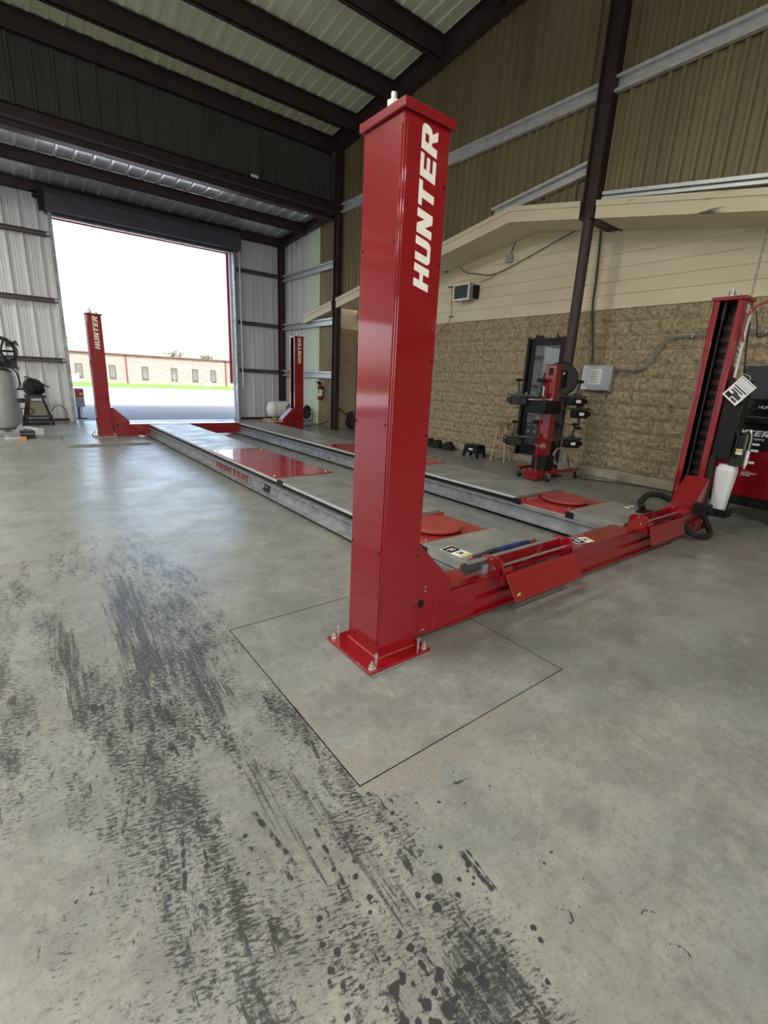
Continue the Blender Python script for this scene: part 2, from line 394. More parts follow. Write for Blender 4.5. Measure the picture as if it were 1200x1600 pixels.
def stains(X, Y):
    wob = .05*(fbm(X*2, Y*1.4, 3)-.5)*2
    left = 1-sst(.74, .98, X+wob)
    nzd = fbm(X*5.0, Y*1.6, 31, 4)
    dens = left*sst(-.75, -.05, X)*np.clip(.46+1.1*(nzd-.44), 0, .66)*(1-.55*sst(2.8, 5.2, Y))
    dens = dens*(1-.40*(1-sst(-.05,.30,X))*(1-sst(.9,1.6,Y)))
    dens = np.clip(dens+.18*np.exp(-((X-.2)/1.1)**2)*(Y < 7)*fbm(X*3,Y*1,33,2), 0, 1)
    band = lambda c, w: np.exp(-((X-c)/w)**2)
    ed = (fbm(X*14, Y*.9, 11, 3)-.5)*.8
    yy = Y+ed
    hv = band(.36+.05*(Y-2.4), .15)*sst(1.75, 2.1, yy)*(1-sst(2.9, 3.9, yy))
    hv = np.maximum(hv, .95*band(.52, .11)*sst(1.45, 1.7, yy)*(1-sst(2.0, 2.4, yy)))
    hv = np.maximum(hv, .95*band(.06, .07)*sst(1.85, 2.1, yy)*(1-sst(2.7, 3.1, yy)))
    hv = np.maximum(hv, .70*band(.50, .06)*sst(.8, .95, yy)*(1-sst(1.3, 1.6, yy)))
    hv = np.maximum(hv, .75*band(.62+.10*(1.0-Y), .06)*sst(.5,.7,yy)*(1-sst(1.15,1.45,yy)))
    hv = np.maximum(hv, 1.0*np.exp(-((X-.67)/.13)**4-((Y-.40)/.14)**2))
    hv = np.maximum(hv, .62*left*sst(-.1,.1,X)*(1-sst(3.2,4.5,Y))*fbm(X*5, Y*1.1, 37, 3))
    s = np.zeros_like(X)
    cxl = .76-.06*(1.75-Y)
    bars = (np.abs(X-cxl) < .022)*(np.sin(Y*2*PI/.034+X*40) > .3)*sst(1.25,1.4,Y)*(1-sst(1.75,1.95,Y))*(fbm(X*20,Y*9,41,2) > .45)
    s = np.maximum(s, bars*.62)
    for x0,y0,x1,y1,w in ((.885,.665,.875,.545,.010),(.905,.665,.888,.535,.004),(1.03,.86,1.12,.84,.0035),(1.055,.853,1.075,.848,.007),(.20,1.02,.24,1.20,.008),(.27,1.05,.285,1.18,.005),(.10,1.3,.14,1.42,.006),(.47,.92,.44,1.15,.010),(.55,.75,.57,.98,.008),(.72,1.22,.79,1.55,.006)):
        s = np.maximum(s, sst(w*1.7, w*.5, seg_d(X, Y, x0,y0,x1,y1))*(.35+.7*fbm(X*60, Y*60, 51, 2)))
    for cx, cy, r, a0, a1 in ((.985,.385,.016,-2.2,1.6),(1.13,.165,.03,-.6,1.2),(1.16,.24,.03,.2,1.8)):
        an = np.arctan2(Y-cy, X-cx); d = np.abs(np.hypot(X-cx, Y-cy)-r)
        s = np.maximum(s, (d < .003)*(an > a0)*(an < a1)*.85)
    for cx, cy, r in SPOTS:
        m = np.hypot(X-cx, Y-cy)
        sel = m < r*2
        if sel.any(): s[sel] = np.maximum(s[sel], sst(1.25, .75, m[sel]/r*(1+.35*(fbm(X[sel]*70, Y[sel]*70, 61, 2)-.5)))*.98)
    s = np.maximum(s, .40*sst(.56, .72, fbm(X*9, Y*3.2, 71, 4)))
    inside = (X > PX0) & (X < PX1) & (Y > PY0) & (Y < PY1)
    nz = fbm(X*7, Y*7, 81, 4)
    dn = np.where(Y < PY0, PY0-Y, 9)+np.where((X > PX0-.02) & (X < PX1+.02), 0, 9)
    m1 = (dn < .14*np.clip((nz-.36)*3, 0, 1))*1.0
    dl = np.where(inside, X-PX0, 9); m2 = (dl < .09*np.clip((nz-.40)*3, 0, 1))*(Y < 1.75)
    mo = np.maximum(m1, m2)*.8
    s = np.where(inside, s*.25+.30*sst(.62,.8,fbm(X*5,Y*5,91,4)), s)
    dens = np.where(inside, dens*.25, dens); hv = np.where(inside, hv*.15, hv)
    s = np.where(mo > .1, s*.5, s); dens = np.where(mo > .1, dens*.3, dens)
    return np.clip(s, 0, 1.2), mo, np.clip(dens, 0, 1), np.clip(hv, 0, 1)
def grid(name, xs, ys, z, parent, hole=None):
    X, Y = np.meshgrid(xs, ys); nx, ny = len(xs), len(ys)
    co = np.stack([X.ravel(), Y.ravel(), np.full(X.size, z)], 1)
    i = np.arange(nx-1); j = np.arange(ny-1); I, J = np.meshgrid(i, j)
    a = (J*nx+I).ravel(); q = np.stack([a, a+1, a+1+nx, a+nx], 1)
    if hole is not None:
        cx = ((xs[:-1]+xs[1:])/2)[I.ravel()]; cy = ((ys[:-1]+ys[1:])/2)[J.ravel()]
        q = q[~((cx > hole[0]) & (cx < hole[1]) & (cy > hole[2]) & (cy < hole[3]))]
    me = bpy.data.meshes.new(name)
    me.vertices.add(len(co)); me.vertices.foreach_set('co', co.ravel())
    me.loops.add(q.size); me.loops.foreach_set('vertex_index', q.ravel())
    me.polygons.add(len(q)); me.polygons.foreach_set('loop_start', np.arange(len(q))*4)
    try: me.polygons.foreach_set('loop_total', np.full(len(q), 4))
    except Exception: pass
    me.update(calc_edges=True)
    s, mo, de, hv = stains(X.ravel().copy(), Y.ravel().copy())
    for nm, v in (('stain', s), ('mortar', mo), ('dens', de), ('heavy', hv)):
        at = me.attributes.new(nm, 'FLOAT', 'POINT'); at.data.foreach_set('value', v.astype(np.float32))
    me.materials.append(MATS['concrete_floor'])
    o = bpy.data.objects.new(name, me); COL.objects.link(o); ORG[o.name] = Vector((0,0,0))
    if parent: o.parent = parent
    return o
def axis(lo, f0, f1, hi, fine, marks=()):
    c = np.concatenate([np.arange(lo, f0, .25), np.arange(f0, f1, fine), np.arange(f1, hi, .12), [hi]])
    for m in marks: c = c[np.abs(c-m) > fine*.4]
    return np.unique(np.concatenate([c, marks]))
G = .0045
def near_axis(lo, hi, parts, marks):
    c = [np.arange(lo, parts[0][0], .3)]+[np.arange(p, q, s) for p, q, s in parts]+[np.arange(parts[-1][1], hi, .15), [hi]]
    c = np.concatenate(c)
    for m in marks: c = c[np.abs(c-m) > .003]
    return np.unique(np.concatenate([c, marks]))
xs = near_axis(XL, XS+.02, ((-.45,.2,.011),(.2,1.25,.0048),(1.25,2.1,.014)), (PX0-G, PX1+G)); ys = near_axis(YB, YF+.02, ((-.05,1.3,.0055),(1.3,3.8,.013)), (PY0-G, PY1+G))
floor = grid('floor', xs, ys, 0.0, None, (PX0-G, PX1+G, PY0-G, PY1+G))
floor['kind'] = 'structure'; floor['label'] = 'worn grey concrete shop floor with black tyre marks and oil spots'; floor['category'] = 'floor'
patch = grid('floor_patch_slab', np.arange(PX0, PX1+.001, .009), np.arange(PY0, PY1+.001, .009), 0.0, floor)
build(B(PX0-.02, PX1+.02, PY0-.02, PY1+.02, -.05, -.012), 'joint_bed', 'rubber', floor)
pad = build(B(.66, 1.92, 9.40, 10.95, 0, .035), 'raised_pad', 'concrete_floor', floor, bevel=.004)
pad['label'] = 'raised square concrete pad under the far left post'

# ---- right metal wall: tan ribbed sheets above the gable, pale sheets in the far bay
wr = struct('wall_right', 'tall tan ribbed metal wall on the right with galvanised girts', 'wall')
mapR = lambda u, w, o: (XR-o, u, w)
YR = 10.92
def rbot(y): return gable_z(y)-.10 if y < YR else 0.0
def rtop(y): return (roof_z(y) if y < YH+.02 else bay_z(y))+.05
for a, b in frange(YB, YR, .9):
    corr('ribbed_sheet', a, min(b, YR), .155, .042, rbot, rtop, mapR, 'wall_tan', wr, rib=.42)
corr('ribbed_sheet', YR, 11.75, .15, .025, lambda y: 0, rtop, mapR, 'wall_tan', wr, rib=.42)
corr('ribbed_sheet', 11.75, 12.45, .15, .025, lambda y: 0, rtop, mapR, 'wall_pale_green', wr, rib=.42)
for a, b in ((12.45, 13.2), (13.2, YF)): corr('ribbed_sheet', a, b, .30, .025, lambda y: 0, rtop, mapR, 'wall_white', wr, rib=.25)
# C-channel girts: two flanges and a web
def girt_y(y0, z0, y1, z1, h=.20, x=XR, d=.085, material='galv_bright', parent=wr):
    mb = MB()
    def bar(xa, xb, za, zb):
        mb.add([(xa,y0,z0+za),(xb,y0,z0+za),(xa,y0,z0+zb),(xb,y0,z0+zb),(xa,y1,z1+za),(xb,y1,z1+za),(xa,y1,z1+zb),(xb,y1,z1+zb)],
               [(0,1,3,2),(4,6,7,5),(0,4,5,1),(2,3,7,6),(0,2,6,4),(1,5,7,3)])
    bar(x-.035-.012, x-.035, 0, h); bar(x-.035-d, x-.035, h-.012, h); bar(x-.035-d, x-.035, 0, .012)
    bar(x-.035-d, x-.035-d+.008, h-.04, h-.012); bar(x-.035-d, x-.035-d+.008, .012, .035)
    return build(mb, 'girt', material, parent, smooth=False)
girt_y(4.32, 5.06, 10.65, 5.06, .19); girt_y(YB, 5.06, 4.10, 5.06, .19)
girt_y(4.32, 4.20, 6.0, 3.98, .17); girt_y(0.6, 3.33, 4.05, 3.83, .10)
for z in (3.93, 2.62, 1.31): girt_y(10.86, z, YF-.12, z, .17)
# dark frame posts
def ipost(name, x, y, z0, z1, w=.16, d=.20, material='primer', parent=wr):
    mb = MB(); mb.box(x-w/2, x+w/2, y-d/2, y-d/2+.014, z0, z1); mb.box(x-w/2, x+w/2, y+d/2-.014, y+d/2, z0, z1); mb.box(x-.008, x+.008, y-d/2, y+d/2, z0, z1)
    return build(mb, name, material, parent, smooth=False)
ipost('frame_post', 6.69, 10.76, 0, 6.65, .14, .18); ipost('frame_post', 6.70, 13.85, 0, 5.05, .16, .16)
ipost('frame_post', 6.70, 4.20, 3.62, 7.2)
pp = MB(); pp.cyl((6.70,4.20,0), (6.70,4.20,3.66), .075, 20); pp.box(6.58,6.82,4.08,4.32,0,.015)
build(pp, 'pipe_post', 'primer', wr)
# ---- block wall of the office building
ws = struct('wall_right_stone', 'split-face tan block wall with cream board siding above', 'wall')
D1 = (4.70, 5.48, .13, 2.22); D2 = (10.05, 10.84, .05, 2.20)     # door holes (y0,y1,z0,z1)
blocks = []
import bmesh
for k in range(7):
    r = random.Random(100+k); n, m = 7, 4; vs, fs = [], []
    for j in range(m+1):
        for i in range(n+1):
            e = (i in (0, n)) or (j in (0, m))
            vs.append((-(.004 if e else r.uniform(.008,.036)), -.195+.39*i/n+(0 if e else r.uniform(-.015,.015)), .005+.19*j/m+(0 if e else r.uniform(-.012,.012))))
    for j in range(m):
        for i in range(n): a = j*(n+1)+i; fs.append((a, a+n+1, a+n+2, a+1) )
    base = len(vs); vs += [(.09,-.195,.005),(.09,.195,.005),(.09,.195,.195),(.09,-.195,.195)]
    tl = m*(n+1)
    fs += [tuple(range(0,n+1))+(base+1,base), tuple(range(tl+n,tl-1,-1))+(base+3,base+2), (0,base,base+3)+tuple(range(tl,0,-(n+1))), (n,)+tuple(range(2*n+1,tl+n+1,n+1))+(base+2,base+1)]
    me = bpy.data.meshes.new('block'); me.from_pydata(vs, [], fs)
    bm = bmesh.new(); bm.from_mesh(me); bmesh.ops.recalc_face_normals(bm, faces=bm.faces); bm.to_mesh(me); bm.free()
    me.materials.append(MATS['stone']); blocks.append(me)
nb = 0
for c in range(12):
    z = .15+c*.20; y = .30+(.2 if c % 2 else 0)
    while y < 10.9:
        lo, hi = y-.195, y+.195
        cut = None
        for d in (D1, D2):
            if z+.1 < d[3] and hi > d[0]-.02 and lo < d[1]+.02: cut = d
        segs = [(lo, hi)]
        if cut:
            segs = [(lo, min(hi, cut[0]-.01)), (max(lo, cut[1]+.01), hi)]
        for a, b in segs:
            b = min(b, 10.90)
            if b-a < .05: continue
            o = bpy.data.objects.new('block', random.choice(blocks)); COL.objects.link(o); o.parent = ws
            o.location = (XS, (a+b)/2, z); o.scale = (1, (b-a)/.39, 1); nb += 1
        y += .40
bk = MB()
for a, b, c, d in ((YB, D1[0], 0, 4.3), (D1[1], D2[0], 0, 4.3), (D2[1], 12.0, 0, 4.3), (D1[0], D1[1], D1[3], 4.3), (D2[0], D2[1], D2[3], 4.3)):
    bk.box(XS+.006, XS+.15, a, b, c, d)
build(bk, 'mortar_backing', 'mortar', ws)
# blocks nearer than the frame can show stay one part
far = MB(); far.box(XS-.02, XS+.01, YB, .1, .15, 2.55); build(far, 'block_face', 'stone', ws)
build(B(XS-.07, XS+.01, YB, D1[0]-.0, 0, .145), 'curb', 'curb', ws, bevel=.01)
build(B(XS-.07, XS+.01, D1[1], D2[0], 0, .145), 'curb', 'curb', ws, bevel=.01)
build(B(XS-.05, XS+.20, D1[0], D1[1], 0, .13), 'door_step', 'curb', ws, bevel=.01)
build(B(XS-.05, XS+.20, D2[0], D2[1], 0, .05), 'door_step', 'curb', ws, bevel=.01)
rt = MB(); rt.box(XR, XS+.1, 10.90, 10.96, 0, 2.55); build(rt, 'return_wall', 'stone', ws)
rt = MB(); rt.box(XR, XS+.1, 10.90, 10.96, 2.55, 3.6); build(rt, 'return_siding', 'cream', ws)
for k in range(9):                                   # lap siding boards
    z0 = 2.555+k*.185; half = (GZ-.1-z0)/GS
    y0, y1 = max(YB, GP-half), min(10.90, GP+half)
    mb = MB(); mb.add([(XS-.030,y0,z0),(XS-.014,y0,z0+.188),(XS+.01,y0,z0),(XS+.01,y0,z0+.188),(XS-.030,y1,z0),(XS-.014,y1,z0+.188),(XS+.01,y1,z0),(XS+.01,y1,z0+.188)],
        [(0,2,3,1),(4,5,7,6),(0,1,5,4),(2,6,7,3),(0,4,6,2),(1,3,7,5)])
    build(mb, 'siding_board', 'cream', ws, smooth=False)
build(B(XS-.034, XS, YB, 10.90, 2.535, 2.56), 'drip_trim', 'cream', ws)

# ---- gable overhang
ev = struct('trim_1', 'cream painted gable overhang with fascia boards and boxed soffit', 'trim')
XE = 6.60
def rake(ya, yb, x0, x1, t0, t1, name, material):
    mb = MB(); ys_ = [ya, yb] if not (ya < GP < yb) else [ya, GP, yb]
    for y in ys_: g = gable_z(y); mb.v += [(x0,y,g-t0),(x1,y,g-t0),(x1,y,g-t1),(x0,y,g-t1)]
    for i in range(len(ys_)-1):
        a = 4*i; mb.f += [(a,a+1,a+5,a+4),(a+1,a+2,a+6,a+5),(a+2,a+3,a+7,a+6),(a+3,a,a+4,a+7)]
    e = 4*(len(ys_)-1); mb.f += [(0,3,2,1),(e,e+1,e+2,e+3)]
    return build(mb, name, material, ev, smooth=False)
for a, b, pm in ((-4.0, 1.2, 'cream'), (1.2, 4.06, 'cream_peel'), (4.30, GP, 'cream'), (GP, 7.9, 'cream'), (7.9, 10.66, 'cream'), (10.86, 12.32, 'cream')):
    rake(a, b, XE, XE+.025, .065, .215, 'fascia_board', pm)
    rake(a, b, XE-.02, XE+.03, 0, .068, 'drip_edge', pm)
    if a < 10.8: rake(a, b, XE+.02, XS+.01, .185, .205, 'soffit', 'cream')
    rake(a, b, XE, XS+.2, .0, .02, 'roof_edge', 'cream')
rake(10.86, 12.32, XE+.02, XR+.02, .185, .205, 'soffit', 'cream')
bx = MB()
for y in (4.06, 4.30): bx.add([(XE+.0,y,gable_z(y)-.005),(XE,y,gable_z(y)-.22),(XS,y,gable_z(y)-.22),(XS,y,gable_z(y)-.005)], [(0,1,2,3)])
build(bx, 'end_closure', 'primer', ev, smooth=False)
build(B(XE+.02, XS, 4.07, 4.29, gable_z(4.2)-.21, gable_z(4.2)-.19), 'notch_plate', 'primer', ev)
bx = MB()
for y in (10.66, 10.86, 12.32): bx.add([(XE,y,gable_z(y)-.005),(XE,y,gable_z(y)-.21),(XR,y,gable_z(y)-.21),(XR,y,gable_z(y)-.005)], [(0,1,2,3)])
build(bx, 'end_closure', 'primer', ev, smooth=False)

# ---- far wall with the big bay door
wf = struct('wall_far', 'far white metal end wall around the open bay door', 'wall')
mapF = lambda u, w, o: (u, YF-o, w)
DX0, DX1, DZ = 1.20, 5.20, 4.45
for a, b in frange(XL, -9.2, .95)+frange(-5.2, DX0, .914)+frange(DX1, XR, .80):
    corr('ribbed_sheet', a, b, .305, .03, lambda u: 0, lambda u: bay_z(YF)+.03, mapF, 'wall_white', wf, rib=.22, minor=.006)
for a, b in frange(-9.2, -5.2, 1.0)+frange(DX0, DX1, 1.0):
    corr('ribbed_sheet', a, b, .305, .03, lambda u: DZ if u > 0 else 3.2, lambda u: bay_z(YF)+.03, mapF, 'wall_white', wf, rib=.22, minor=.006)
def girt_x(x0, x1, z, h=.10, y=YF-.03, d=.07, material='primer_girt', parent=wf, name='girt'):
    mb = MB(); mb.box(x0,x1,y-.012,y,z,z+h); mb.box(x0,x1,y-d,y,z+h-.01,z+h); mb.box(x0,x1,y-d,y,z,z+.01); mb.box(x0,x1,y-d,y-d+.008,z,z+.03)
    return build(mb, name, material, parent, smooth=False)
for z in (4.02, 2.66, 1.36):
    girt_x(-5.2, DX0-.06, z); girt_x(DX1+.06, XR-.18, z); girt_x(XL, -9.2, z)
for x0, x1 in ((-5.2, DX0), (DX1, XR-.1)): build(B(x0, x1, YF-.04, YF+.02, 0, .06), 'base_angle', 'primer', wf)
for x in (DX0-.06, DX1+.06, -5.14, -9.26):
    build(B(x-.06, x+.06, YF-.07, YF+.03, 0, DZ+.02), 'door_jamb', 'wall_white', wf, bevel=.004)
jm = MB(); jm.box(DX1-.07, DX1-.001, YF+.035, YF+.075, 1.05, DZ); jm.box(DX0+.001, DX0+.03, YF+.035, YF+.075, .7, 1.75); jm.box(DX0, DX1, YF+.03, YF+.06, DZ-.03, DZ+.04)
build(jm, 'jamb_trim', 'red_trim', wf)

# roll-up door, rolled up above the opening
dr = struct('door_1', 'dark roll-up bay door coiled in its hood above the opening', 'door', ((DX0+DX1)/2, YF, DZ))
hd = MB(); hd.prism([(13.46,DZ+.02),(13.90,DZ+.02),(13.90,DZ+.46),(13.56,DZ+.46),(13.46,DZ+.34)], lambda a,b,t: (t,a,b), DX0-.10, DX1+.16)
build(hd, 'coil_hood', 'hood_grey', dr, bevel=.006)
bb = MB(); bb.box(DX0, DX1, 13.68, 13.74, DZ-.05, DZ+.02); build(bb, 'bottom_bar', 'galv_bright', dr)
b2 = MB(); b2.cyl((DX0, 13.60, DZ-.015), (DX1, 13.60, DZ-.015), .018, 8); build(b2, 'astragal', 'dark_grey', dr)
for x in (DX0-.035, DX1+.035): build(B(x-.03, x+.03, 13.62, 13.80, .01, DZ+.03), 'guide_track', 'galv', dr)
cp = MB(); cp.tube([(DX1+.20,13.72,DZ), (DX1+.20,13.72,.95)], .02, 8, False); build(cp, 'chain_tube', 'galv_bright', dr)
br = MB(); br.box(DX0-.22, DX0-.08, 13.55, 13.70, DZ+.02, DZ+.42); br.cyl((DX0-.30,13.62,DZ+.30),(DX0-.05,13.62,DZ+.30), .07, 12); br.box(DX0-.30, DX0-.2, 13.58, 13.66, DZ+.26, DZ+.38)
build(br, 'drive_bracket', 'black', dr)

# ---- header frame between the tall bay and the low bay
wh = struct('wall_header', 'dark ribbed metal wall above the header beam across the shop', 'wall')
mapH = lambda u, w, o: (u, YH+.06-o, w)
for a, b in frange(XL, XR, .94): corr('ribbed_sheet', a, b, 0.305, .04, lambda u: 5.28, lambda u: roof_z(YH), mapH, 'wall_header', wh, rib=.24, minor=.007)
hb = MB(); hb.box(XL, XR-.05, YH-.10, YH+.10, 5.335, 5.35); hb.box(XL, XR-.05, YH-.10, YH+.10, 4.985, 5.0); hb.box(XL, XR-.05, YH-.008, YH+.008, 5.0, 5.34)
build(hb, 'header_beam', 'primer', wh, smooth=False)
an = MB(); an.box(XL, XR-.1, YH-.13, YH-.10, 5.12, 5.132); an.box(XL, XR-.1, YH-.012, YH-.10, 5.11, 5.12); build(an, 'ledge_angle', 'primer_girt', wh, smooth=False)
build(B(4.62, 4.78, YH-.104, YH-.10, 5.335, 5.39), 'white_tag', 'white', wh)

# ---- roofs
cl = struct('ceiling', 'green-grey ribbed metal roof over dark steel purlins', 'ceiling')
def mapC(u, w, o): return (u, w, roof_z(w)-o)
for a, b in frange(XL, XR, .94):
    corr('roof_sheet', a, b, .235, .022, lambda u: 2.0, lambda u: YH+.06, mapC, 'roof_green', cl, rib=.36)
    corr('roof_sheet', a, b, .235, .022, lambda u: YB, lambda u: 2.0, mapC, 'roof_green', cl, rib=.36)
def purlin(y, zt, h, parent, fl=.09, x0=XL, x1=XR-.10, material='primer'):
    mb = MB(); mb.box(x0,x1,y-.006,y+.006,zt-h,zt); mb.box(x0,x1,y-.006,y+fl,zt-h,zt-h+.01); mb.box(x0,x1,y-fl,y+.006,zt-.01,zt)
    mb.box(x0,x1,y+fl-.008,y+fl,zt-h,zt-h+.03)
    return build(mb, 'purlin', material, parent, smooth=False)
for y in (11.02, 10.03, 8.78, 7.42, 6.05, 4.65, 3.25, 1.9, .5, -.9, -2.3, -3.7, -5.1, -6.5):
    purlin(y, roof_z(y)-.024, .30, cl)
rf = MB()
for x in (XR-.14, .2, -6.0):
    for a, b in ((YB, 2.0), (2.0, YH)):
        for t0, t1, hw in ((.02,.035,.08),(.36,.375,.08),(.03,.37,.007)):
            mb = rf; za, zb = roof_z(a), roof_z(b)
            if x < 6 : t0 += .28; t1 += .28
            mb.add([(x-hw,a,za-t0),(x+hw,a,za-t0),(x-hw,a,za-t1),(x+hw,a,za-t1),(x-hw,b,zb-t0),(x+hw,b,zb-t0),(x-hw,b,zb-t1),(x+hw,b,zb-t1)],
                   [(0,2,3,1),(4,5,7,6),(0,1,5,4),(2,6,7,3),(0,4,6,2),(1,3,7,5)])
    if x > 6: build(rf, 'rafter', 'primer', cl, smooth=False); rf = MB()
cb = struct('ceiling_bay', 'silver ribbed metal roof of the low bay beside the door', 'ceiling')
def mapB(u, w, o): return (u, w, bay_z(w)-o)
for a, b in frange(XL, XR, .914): corr('roof_sheet', a, b, .305, .03, lambda u: YH+.05, lambda u: YF+.35, mapB, 'roof_silver', cb, rib=.22)
purlin(12.35, bay_z(12.35)-.03, .20, cb, material='primer'); purlin(13.80, bay_z(13.8)-.03, .19, cb)
mb = MB()
for t0, t1, hw in ((.02,.035,.07),(.20,.215,.07),(.03,.2,.007)):
    x = XR-.11; a, b = YH+.1, YF-.05; za, zb = bay_z(a), bay_z(b)
    mb.add([(x-hw,a,za-t0),(x+hw,a,za-t0),(x-hw,a,za-t1),(x+hw,a,za-t1),(x-hw,b,zb-t0),(x+hw,b,zb-t0),(x-hw,b,zb-t1),(x+hw,b,zb-t1)],
           [(0,2,3,1),(4,5,7,6),(0,1,5,4),(2,6,7,3),(0,4,6,2),(1,3,7,5)])
build(mb, 'rafter', 'primer', cb, smooth=False)

# ---- walls behind and left of the camera, with their open bay doors
wl = struct('wall_left', 'white ribbed metal wall on the left', 'wall')
for a, b in frange(YB, YF, 2.1): corr('ribbed_sheet', a, b, .305, .03, lambda u: 0, lambda u: (roof_z(u) if u < YH else bay_z(u))+.05, lambda u,w,o: (XL+o,u,w), 'wall_white', wl, rib=.22)
wb = struct('wall_back', 'white ribbed metal wall behind with open bay doors', 'wall')
OP = ((-9.0, -4.2), (-3.4, 1.0)); x = XL
for a, b in OP+((XS+.2, XS+.2),):
    corr('ribbed_sheet', x, a, .305, .03, lambda u: 0, lambda u: roof_z(YB)+.05, lambda u,w,o: (u,YB+o,w), 'wall_white', wb, rib=.22)
    if b > a: corr('ribbed_sheet', a, b, .305, .03, lambda u: 4.6, lambda u: roof_z(YB)+.05, lambda u,w,o: (u,YB+o,w), 'wall_white', wb, rib=.22)
    x = b

# ---- glass doors in the block wall
def glass_door(name, D, label):
    y0, y1, z0, z1 = D; d = struct(name, label, 'door', (XS, (y0+y1)/2, z0))
    f = MB(); x0, x1 = XS-.01, XS+.10
    f.box(x0,x1,y0,y0+.05,z0,z1); f.box(x0,x1,y1-.05,y1,z0,z1); f.box(x0,x1,y0+.05,y1-.05,z1-.06,z1)
    build(f, 'door_frame', 'black', d)
    l = MB(); a, b = y0+.055, y1-.055; x0, x1 = XS+.03, XS+.07
    l.box(x0,x1,a,a+.085,z0+.01,z1-.065); l.box(x0,x1,b-.085,b,z0+.01,z1-.065); l.box(x0,x1,a+.085,b-.085,z1-.17,z1-.065); l.box(x0,x1,a+.085,b-.085,z0+.01,z0+.20); l.box(x0,x1,a+.085,b-.085,z0+.92,z0+1.06)
    lf = build(l, 'door_leaf', 'black', d)
    for za, zb in ((z0+1.06, z1-.17), (z0+.20, z0+.92)): build(B(XS+.045, XS+.055, a+.085, b-.085, za, zb), 'pane', 'door_glass', lf)
    h = MB(); h.box(XS+.005, XS+.02, a+.10, b-.10, z0+.98, z0+1.01); h.cyl((XS+.0,b-.04,z0+1.1),(XS+.03,b-.04,z0+1.1),.018,10); build(h, 'push_bar', 'zinc', lf)
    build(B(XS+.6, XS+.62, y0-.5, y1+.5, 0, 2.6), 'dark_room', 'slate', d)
    return d
glass_door('door_2', D1, 'black framed glass door in the block wall behind the sensor cart')
glass_door('door_3', D2, 'narrow sliver of black framed glass door by the far corner')

# ================================================================== OUTDOORS
def gz(y): return 0 if y < 20 else -.70*(y-20)/50.0
def ground(name, x0, x1, y0, y1, material, label, cat, dz=0):
    mb = MB()
    n = 6; ys_ = [y0+(y1-y0)*i/n for i in range(n+1)]
    for y in ys_: mb.v += [(x0,y,gz(y)+dz),(x1,y,gz(y)+dz)]
    mb.f = [(2*i,2*i+1,2*i+3,2*i+2) for i in range(n)]
    o = build(mb, name, material, None, smooth=False, fix=False); o['kind'] = 'structure'; o['label'] = label; o['category'] = cat; return o
ground('ground_apron', -40, 60, YF+.02, 20, 'apron', 'grey concrete apron outside the bay door', 'ground')
ground('ground_lot', -60, 90, 20, 46, 'asphalt', 'sunlit pale paved yard beyond the apron', 'ground')
ground('ground_grass', -60, 90, 46, 130, 'grass', 'strip of green lawn in front of the brick building', 'lawn')
gb = build(B(-60, 60, -60, YB, -.05, 0), 'ground_back', 'asphalt'); gb['kind'] = 'structure'; gb['label'] = 'paved yard behind the shop'; gb['category'] = 'ground'

